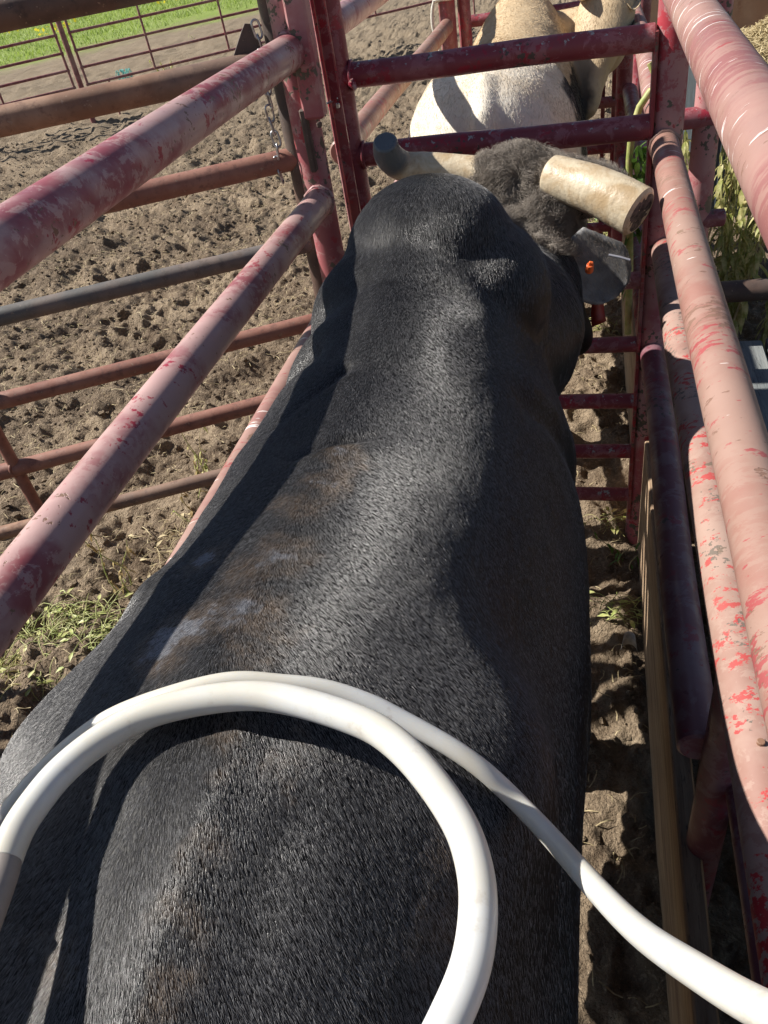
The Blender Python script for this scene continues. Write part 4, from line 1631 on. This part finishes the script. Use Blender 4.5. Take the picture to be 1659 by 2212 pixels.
# hooks (hip bones), shoulder masses, hump, neck crest
ball(mb, (-0.46, 1.12, 0.92), 0.12, (0.75, 1.2, 2.0))
ball(mb, (-0.11, 1.12, 0.93), 0.12, (0.75, 1.2, 2.0))
ball(mb, (-0.272, 1.32, 1.322), 0.150, (1.0, 1.1, 0.87))
ball(mb, (-0.220, 1.30, 1.250), 0.160, (1.0, 1.15, 0.85))
ball(mb, (-0.312, 1.22, 1.250), 0.160, (1.0, 1.2, 0.85))
mb.tube([(-0.27, 1.28, 1.12), (-0.195, 1.46, 1.09), (-0.160, 1.62, 1.065), (-0.135, 1.76, 1.11)], [0.21, 0.190, 0.152, 0.125], 32, bevel=False)
for (x, y) in ((-0.43, 1.20), (-0.15, 1.16)):
    leg(mb, x, y, 0.80, 0.105, True)
for (x, y) in ((-0.44, -0.16), (-0.15, -0.08)):
    leg(mb, x, y, 0.92, 0.15, False)
HP = Vector((-0.150, 1.775, 1.225))
HF = Vector((0.22, 0.42, -0.88)).normalized()
HS = Vector((0.86, -0.50, -0.03)).normalized()
HU = HS.cross(HF).normalized()
if HU.y < 0:
    HU = -HU
head(mb, HP, HF, HS, HU)
# poll boss between the horns
ball(mb, (-0.165, 1.82, 1.280), 0.088, (1.25, 0.85, 0.76))
ball(mb, (-0.080, 1.79, 1.268), 0.062, (1.4, 0.9, 0.85))
ball(mb, (-0.010, 1.84, 1.235), 0.060, (1.3, 0.9, 0.9))
bme = remesh(mb, 0.0085, 20)
P = np_verts(bme)
N = np_norms(bme)
d = np.zeros(len(P))
d += 0.040 * gauss(P, (-0.505, 0.35, 1.20), 0.085, (1, 0.75, 1))
d += 0.040 * gauss(P, (-0.085, 0.37, 1.22), 0.090, (1, 0.75, 1))
# flank hollows, loin table, shoulder blade lines, ribs, neck folds
d -= 0.020 * gauss(P, (-0.525, 0.62, 1.17), 0.10, (1, 0.8, 1))
d -= 0.018 * gauss(P, (-0.060, 0.56, 1.19), 0.09, (1, 0.9, 1))
d -= 0.010 * seg_gauss(P, (-0.40, 0.98, 1.32), (-0.56, 1.04, 1.10), 0.022)
d += 0.008 * seg_gauss(P, (-0.38, 1.04, 1.34), (-0.55, 1.12, 1.12), 0.03)
d -= 0.006 * seg_gauss(P, (-0.285, 0.735, 1.328), (-0.245, 0.750, 1.332), 0.010)
d -= 0.005 * seg_gauss(P, (-0.33, 0.700, 1.325), (-0.285, 0.735, 1.328), 0.010)
d += 0.006 * seg_gauss(P, (-0.31, 0.690, 1.325), (-0.24, 0.720, 1.335), 0.015)
d -= 0.009 * seg_gauss(P, (-0.40, 0.80, 1.29), (-0.32, 0.90, 1.33), 0.012)
d -= 0.008 * seg_gauss(P, (-0.43, 1.13, 1.30), (-0.15, 1.09, 1.37), 0.035)
d += 0.006 * seg_gauss(P, (-0.262, -0.10, 1.34), (-0.250, 0.32, 1.37), 0.018)
d -= 0.007 * seg_gauss(P, (-0.20, -0.10, 1.33), (-0.19, 0.24, 1.36), 0.030)
d -= 0.005 * seg_gauss(P, (-0.34, -0.10, 1.33), (-0.33, 0.22, 1.35), 0.028)
d += 0.010 * seg_gauss(P, (-0.10, 1.02, 1.20), (-0.03, 1.22, 0.95), 0.05)
d -= 0.010 * seg_gauss(P, (-0.08, 0.98, 1.22), (-0.01, 1.10, 0.95), 0.03)
for (a, b, h, r_) in (((-0.43, 0.50, 1.29), (-0.53, 0.56, 1.17), 0.012, 0.030), ((-0.42, 0.66, 1.27), (-0.54, 0.72, 1.14), 0.008, 0.028),
                      ((-0.42, 0.80, 1.26), (-0.54, 0.85, 1.14), 0.006, 0.025)):
    d += h * seg_gauss(P, a, b, r_)
for k in range(7):
    yy = 0.70 + k * 0.075
    d += 0.0035 * seg_gauss(P, (0.02, yy, 0.72), (-0.06, yy + 0.05, 1.15), 0.022)
    d += 0.0035 * seg_gauss(P, (-0.61, yy, 0.72), (-0.54, yy + 0.05, 1.12), 0.022)
for k in range(3):
    d -= 0.007 * seg_gauss(P, (-0.22 + 0.05 * k, 1.60 + 0.01 * k, 1.34), (-0.01, 1.50 + 0.05 * k, 1.10), 0.012)
d += 0.010 * seg_gauss(P, (-0.18, 1.56, 1.36), (-0.01, 1.42, 1.12), 0.035)
# spine and soft skin unevenness
d += 0.004 * np.exp(-((P[:, 0] + 0.30) / 0.03) ** 2) * (P[:, 2] > 1.2) * (P[:, 1] < 1.1)
d += 0.0013 * fbm(P[:, 0] * 5, P[:, 1] * 6, P[:, 2] * 6, seed=6, octaves=2)
d += 0.0005 * fbm(P[:, 0] * 40, P[:, 1] * 22, P[:, 2] * 40, seed=16, octaves=2)
P2 = P + N * d[:, None]
bme.vertices.foreach_set('co', P2.astype(np.float32).ravel())
bme.update()
bull = body_object(bme, 'black_bull', M['black_coat'])
tag(bull, 'big glossy black bull with sawn-off horns standing in the narrow alley', 'bull')
print('bull verts', len(bme.vertices))


def horn(pts, rs, mat, parent, name='horn', label=None, cap=True):
    mb = MB()
    n = 40
    # resample smoothly
    P = np.array(pts, float)
    t = np.linspace(0, 1, len(P))
    tt = np.linspace(0, 1, n)
    Q = []
    for i in range(n):
        x = tt[i] * (len(P) - 1)
        j = int(min(x, len(P) - 2))
        f = x - j
        p0, p1, p2, p3 = P[max(j - 1, 0)], P[j], P[j + 1], P[min(j + 2, len(P) - 1)]
        Q.append(0.5 * ((2 * p1) + (-p0 + p2) * f + (2 * p0 - 5 * p1 + 4 * p2 - p3) * f * f + (-p0 + 3 * p1 - 3 * p2 + p3) * f ** 3))
    rr = [float(np.interp(tt[i], t, rs)) * (1 + 0.004 * math.sin(i * 1.9) + 0.006 * math.sin(i * 0.45)) for i in range(n)]
    mb.tube([tuple(q) for q in Q], rr, 32, bevel=True)
    o = mb.build(name, mat, None, origin=(0, 0, 0))
    o.parent = parent
    if label:
        o['label'] = label
    e, d_ = Vector(Q[-1]), (Vector(Q[-1]) - Vector(Q[-2])).normalized()
    if cap:
        cb = MB()
        seg = 28
        ax = d_.orthogonal().normalized()
        bx = d_.cross(ax)
        vs = [e + d_ * (rr[-1] * 0.12 + 0.0015)]
        for ring, rad in enumerate((0.3, 0.62, 0.885)):
            for k in range(seg):
                a = 2 * math.pi * k / seg
                bumpy = 0.0018 * math.sin(ring * 2 + a * 3) + 0.0012 * random.uniform(-1, 1)
                vs.append(e + d_ * (rr[-1] * 0.12 + 0.0015 + (bumpy if ring < 2 else -0.002)) + (ax * math.cos(a) + bx * math.sin(a)) * rr[-1] * rad * 0.97)
        fs = [(0, 1 + k, 1 + (k + 1) % seg) for k in range(seg)]
        for ring in range(2):
            for k in range(seg):
                a = 1 + ring * seg + k
                b = 1 + ring * seg + (k + 1) % seg
                fs.append((a, a + seg, b + seg, b))
        cb.add(vs, fs, True)
        c = cb.build('cut_end', M['claw'], None, origin=(0, 0, 0))
        c.parent = o
    return o


horn([(-0.080, 1.760, 1.305), (-0.022, 1.724, 1.294), (0.036, 1.686, 1.278), (0.094, 1.648, 1.254)], [0.0425, 0.0455, 0.048, 0.0500], M['horn'], bull, label='thick pale horn on the right with a sawn flat end')
horn([(-0.20, 1.815, 1.300), (-0.275, 1.835, 1.312), (-0.36, 1.845, 1.325), (-0.415, 1.835, 1.335), (-0.438, 1.800, 1.370), (-0.436, 1.775, 1.405)], [0.036, 0.034, 0.0325, 0.033, 0.032, 0.027], M['horn_tip_shadow'], bull, label='left horn curling up to a dark blunt tip', cap=False)

er = ear_mesh((-0.040, 1.690, 1.195), (0.062, 1.655, 1.070), (-0.38, -0.50, 0.78), 0.145, 0.016).build('ear', M['ear'], None, origin=(0, 0, 0))
er.parent = bull
fur('ear_hair', er.data, er, M['poll_hair'], 2600, 0.008, lambda P, N: np.ones(len(P)), lambda P, N: np.tile([[0.5, -0.2, -0.8]], (len(P), 1)), 77, rad=0.00018, lift=0.3, k=3, jitter=0.3)
el_ = ear_mesh((-0.27, 1.86, 1.21), (-0.40, 1.90, 1.15), (-0.2, -0.6, 0.6), 0.10, 0.014).build('ear', M['black_coat'], None, origin=(0, 0, 0))
el_.parent = bull
mb = MB()
mb.tube([(0.000, 1.640, 1.140), (0.002, 1.632, 1.156)], [0.009, 0.008], 10)
mb.box((0.001, 1.634, 1.150), (0.009, 0.006, 0.030), Euler((0.3, 0.25, 0)).to_matrix(), 0.002)
tg = mb.build('ear_tag', M['orange'], None, origin=(0, 0, 0))
tg.parent = bull
mb = MB()
vs, fs = [], []
for i in range(9):
    t = i / 8
    w = 0.010 + 0.006 * t
    c = Vector((0.006 + 0.022 * t + 0.004 * math.sin(t * 5), 1.690 + 0.012 * math.sin(t * 3), 1.085 - 0.095 * t))
    for (sx, sy) in ((-1, -1), (1, -1), (1, 1), (-1, 1)):
        vs.append(c + Vector((sx * w, sy * 0.0015 + sx * 0.006, sx * 0.004)))
for i in range(8):
    a = i * 4
    for j in range(4):
        fs.append((a + j, a + (j + 1) % 4, a + 4 + (j + 1) % 4, a + 4 + j))
fs += [(3, 2, 1, 0), (32, 33, 34, 35)]
mb.add(vs, fs, True)
tg = mb.build('ear_tag', M['red_tag'], None, origin=(0, 0, 0), label='long dark red tag hanging under the ear')
tg.parent = bull
mb = MB()
mb.tube([(0.040, 1.640, 1.172), (0.062, 1.634, 1.168), (0.082, 1.630, 1.162)], 0.0028, 8)
tg = mb.build('ear_clip', M['clip'], None, origin=(0, 0, 0))
tg.parent = bull
mb = MB()
for sgn in (-1, 1):
    c = HP + HF * 0.16 + HS * sgn * 0.108 + HU * 0.02
    ball(mb, c, 0.02)
ey = mb.build('eyes', M['eye'], None, origin=(0, 0, 0))
ey.parent = bull
mb = MB()
mb.tube([(-0.30, -0.44, 1.20), (-0.30, -0.53, 1.10), (-0.30, -0.55, 0.80), (-0.30, -0.54, 0.45)], [0.035, 0.03, 0.022, 0.03], 14)
tl = mb.build('tail', M['black_coat'], None, origin=(0, 0, 0))
tl.parent = bull


def bull_flow(P, N):
    D = np.zeros_like(P)
    D[:, 1] = -1.0
    D[:, 0] = 0.22 * vnoise(P[:, 0] * 3, P[:, 1] * 4, P[:, 2] * 4, seed=41) + 0.5 * (P[:, 0] + 0.30)
    D[:, 2] = -0.35 * (1 - N[:, 2])
    mid = (0.6 + 0.4 * sstep(0.28, 0.45, P[:, 1])) * (1 - 0.6 * sstep(0.98, 1.18, P[:, 1]))
    sd = np.tanh((P[:, 0] + 0.30) / 0.07)
    D[:, 0] += mid * 1.6 * np.where(sd > 0, sd, 0.35 * sd) * (0.8 + 0.45 * vnoise(P[:, 0] * 7, P[:, 1] * 5, P[:, 2] * 7, seed=61))
    # swirl on the hump: hair falls sideways and back
    h = sstep(1.15, 1.40, P[:, 1])
    D[:, 0] += h * (P[:, 0] + 0.28) * 4
    D[:, 2] -= h * 0.3
    return D


def bull_len(P, r):
    b = 0.0055 + 0.009 * sstep(1.05, 1.4, P[:, 1])
    return b * (0.6 + 0.7 * r.random(len(P)))


def bull_region(P, N):
    return ((P[:, 2] > 0.75) & (P[:, 1] > 0.0) & (P[:, 1] < 1.8)) * (0.02 + np.clip(N[:, 2] - 0.12, 0, 1) + 0.6 * np.clip(-N[:, 0] - 0.2, 0, 1)) / (0.25 + (P[:, 1] - 0.05) ** 2 * 0.35 + 0.25)  # hair thinned away from the sun, bare dark skin stands in for shade


fur('coat_hair', bme, bull, M['black_hair'], 900000, bull_len, bull_region, bull_flow, 3, rad=0.00014, lift=0.17, k=3, jitter=0.14)


def poll_region(P, N):
    g = gauss(P, (-0.160, 1.80, 1.31), 0.135, (0.9, 1.0, 0.8))
    g = np.maximum(g, 0.9 * gauss(P, (-0.07, 1.72, 1.235), 0.085))
    g = np.maximum(g, 0.9 * gauss(P, (0.0, 1.84, 1.25), 0.085))
    return np.where(g > 0.25, g, 0) * (N[:, 2] > -0.4)


def poll_flow(P, N):
    D = np.zeros_like(P)
    D[:, 0] = 2.4 * vnoise(P[:, 0] * 38, P[:, 1] * 38, P[:, 2] * 38, seed=1) + 0.3
    D[:, 1] = 2.4 * vnoise(P[:, 0] * 38, P[:, 1] * 38, P[:, 2] * 38, seed=2) + 0.1
    D[:, 2] = 2.4 * vnoise(P[:, 0] * 38, P[:, 1] * 38, P[:, 2] * 38, seed=3) - 0.2
    return D


fur('poll_hair', bme, bull, M['poll_hair'], 60000, lambda P, r: 0.020 + 0.018 * r.random(len(P)), poll_region, poll_flow, 8, rad=0.0004, lift=0.7, curl=0.009, k=7, jitter=0.22)

# ---------- the cream white bull
WT = [
    (2.29, -0.30, 0.09, 1.20, 0.98, 0.84, 2.0),
    (2.33, -0.30, 0.17, 1.29, 0.98, 0.72, 2.1),
    (2.41, -0.30, 0.235, 1.365, 0.98, 0.64, 2.25),
    (2.52, -0.30, 0.275, 1.408, 0.97, 0.60, 2.4),
    (2.68, -0.30, 0.295, 1.420, 0.96, 0.57, 2.4),
    (2.84, -0.30, 0.290, 1.405, 0.94, 0.54, 2.3),
    (3.02, -0.30, 0.270, 1.375, 0.92, 0.50, 2.1),
    (3.25, -0.30, 0.275, 1.362, 0.90, 0.46, 2.0),
    (3.50, -0.30, 0.280, 1.375, 0.90, 0.46, 2.0),
    (3.72, -0.30, 0.265, 1.410, 0.90, 0.48, 2.0),
    (3.90, -0.29, 0.230, 1.440, 0.92, 0.50, 2.0),
    (4.05, -0.27, 0.180, 1.39, 0.95, 0.60, 2.0),
    (4.15, -0.25, 0.120, 1.30, 0.98, 0.72, 2.0),
]
mb = MB()
trunk(mb, WT)
ball(mb, (-0.42, 2.50, 1.02), 0.15, (0.85, 0.85, 1.5))
ball(mb, (-0.18, 2.50, 1.02), 0.15, (0.85, 0.85, 1.5))
mb.tube([(-0.292, 2.46, 1.365), (-0.290, 2.33, 1.30), (-0.286, 2.27, 1.20), (-0.284, 2.265, 1.05)], [0.04, 0.034, 0.026, 0.02], 16, bevel=False)
mb.tube([(-0.22, 3.90, 1.12), (-0.08, 4.00, 1.16), (0.03, 3.93, 1.20), (0.055, 3.80, 1.24)], [0.19, 0.17, 0.14, 0.11], 28, bevel=False)
for (x, y) in ((-0.43, 3.80), (-0.15, 3.80)):
    leg(mb, x, y, 0.80, 0.09, True)
for (x, y) in ((-0.43, 2.62), (-0.15, 2.66)):
    leg(mb, x, y, 0.92, 0.14, False)
WP = Vector((0.065, 3.82, 1.36))
WF = Vector((-0.24, -0.60, -0.76)).normalized()
WS = Vector((1.0, -0.3, -0.08)).normalized()
WS = (WS - WF * WS.dot(WF)).normalized()
WU = WS.cross(WF).normalized()
if WU.z < 0:
    WU = -WU
head(mb, WP, WF, WS, WU, 0.95)
wme = remesh(mb, 0.011, 7)
P = np_verts(wme)
N = np_norms(wme)
d = 0.004 * fbm(P[:, 0] * 7, P[:, 1] * 7, P[:, 2] * 7, seed=26, octaves=3)
d -= 0.024 * seg_gauss(P, (-0.245, 2.32, 1.24), (-0.25, 2.32, 0.85), 0.024)
d -= 0.014 * seg_gauss(P, (-0.335, 2.32, 1.24), (-0.33, 2.32, 0.85), 0.022)
d -= 0.004 * gauss(P, (-0.50, 2.98, 1.25), 0.10)
P2 = P + N * d[:, None]
wme.vertices.foreach_set('co', P2.astype(np.float32).ravel())
wme.update()
wb = body_object(wme, 'white_bull', M['white_coat'])
tag(wb, 'cream white bull with tan neck and black side markings seen from behind the gate', 'bull')
mb = MB()
mb.tube([(-0.284, 2.262, 1.08), (-0.284, 2.255, 0.9), (-0.285, 2.26, 0.65), (-0.285, 2.27, 0.45)], [0.021, 0.018, 0.016, 0.03], 18)
o = mb.build('tail', M['white_coat'], None, origin=(0, 0, 0))
o.parent = wb
for (b, t, nn) in (((0.12, 3.86, 1.36), (0.16, 3.72, 1.33), (0.3, -0.3, 0.9)), ((-0.01, 3.86, 1.36), (-0.055, 3.70, 1.40), (-0.3, -0.5, 0.8))):
    o = ear_mesh(b, t, nn, 0.085, 0.014).build('ear', M['white_coat'], None, origin=(0, 0, 0))
    o.parent = wb


def wr(P, N):
    return ((P[:, 2] > 0.8)) * np.clip(0.3 - N[:, 1] + N[:, 2], 0, 1.2)


def wflow(P, N):
    D = np.zeros_like(P)
    D[:, 1] = -0.6
    D[:, 2] = -0.8
    D[:, 0] = 0.35 * vnoise(P[:, 0] * 6, P[:, 1] * 6, P[:, 2] * 6, seed=41)
    return D


fur('coat_hair', wme, wb, M['white_coat'], 70000, 0.011, wr, wflow, 12, rad=0.0003, lift=0.25, k=3, jitter=0.3)

# ------------------------------------------------------------------ WHITE HOSE ON THE BULL'S BACK
hs = thing('plastic_tube', (-0.2, 0.3, 1.36), 'milky white flexible plastic tube looped over the rump of the black bull', 'tube')


def smooth_path(pts, n=160):
    P = np.array(pts, float)
    out = []
    m = len(P)
    for i in range(n):
        x = i / (n - 1) * (m - 1)
        j = int(min(x, m - 2))
        f = x - j
        p0, p1, p2, p3 = P[max(j - 1, 0)], P[j], P[j + 1], P[min(j + 2, m - 1)]
        out.append(0.5 * ((2 * p1) + (-p0 + p2) * f + (2 * p0 - 5 * p1 + 4 * p2 - p3) * f * f + (-p0 + 3 * p1 - 3 * p2 + p3) * f ** 3))
    Q = np.array(out)
    for _ in range(10):
        Q[1:-1] = 0.25 * Q[:-2] + 0.5 * Q[1:-1] + 0.25 * Q[2:]
    return [tuple(q) for q in Q]


HA = [(-0.09, 0.087, 1.386), (-0.075, 0.106, 1.386), (-0.063, 0.134, 1.386), (-0.055, 0.161, 1.386), (-0.055, 0.192, 1.386), (-0.061, 0.216, 1.386), (-0.073, 0.24, 1.386), (-0.101, 0.272, 1.386), (-0.127, 0.293, 1.386), (-0.153, 0.305, 1.386), (-0.209, 0.318, 1.386), (-0.252, 0.316, 1.387), (-0.302, 0.3, 1.387), (-0.326, 0.284, 1.386), (-0.343, 0.265, 1.386), (-0.356, 0.241, 1.386), (-0.361, 0.219, 1.386), (-0.363, 0.198, 1.386), (-0.359, 0.177, 1.386)]
HA = [(-0.330, -0.060, 1.365), (-0.250, -0.075, 1.368), (-0.170, -0.030, 1.375), (-0.118, 0.040, 1.384)] + HA[1:]
HB = [(0.090, 0.101, 1.529),(0.068, 0.123, 1.488),(0.048, 0.149, 1.451),(0.024, 0.200, 1.372),(-0.018, 0.288, 1.281),(-0.046, 0.323, 1.265),(-0.072, 0.332, 1.292),(-0.093, 0.338, 1.307),(-0.114, 0.343, 1.318),(-0.140, 0.348, 1.331),(-0.161, 0.351, 1.342),(-0.196, 0.351, 1.357),(-0.230, 0.344, 1.368),(-0.264, 0.337, 1.377),(-0.306, 0.318, 1.379),(-0.351, 0.302, 1.369),(-0.376, 0.283, 1.361),(-0.400, 0.264, 1.348),(-0.417, 0.243, 1.337),(-0.433, 0.219, 1.325),(-0.386, 0.143, 1.394)]
mb = MB()
mb.tube(smooth_path(HA), 0.0110, 28)
part(mb, 'thick_tube', M['hose'], hs)
mb = MB()
mb.tube(smooth_path(HB), 0.0077, 24)
part(mb, 'thin_tube', M['hose'], hs)
mb = MB()
mb.tube(smooth_path([(-0.359, 0.177, 1.386), (-0.353, 0.16, 1.386), (-0.335, 0.07, 1.386), (-0.32, -0.02, 1.40), (-0.27, -0.16, 1.39)], 30), 0.0104, 20)
part(mb, 'end_sleeve', M['hose_ferrule'], hs)
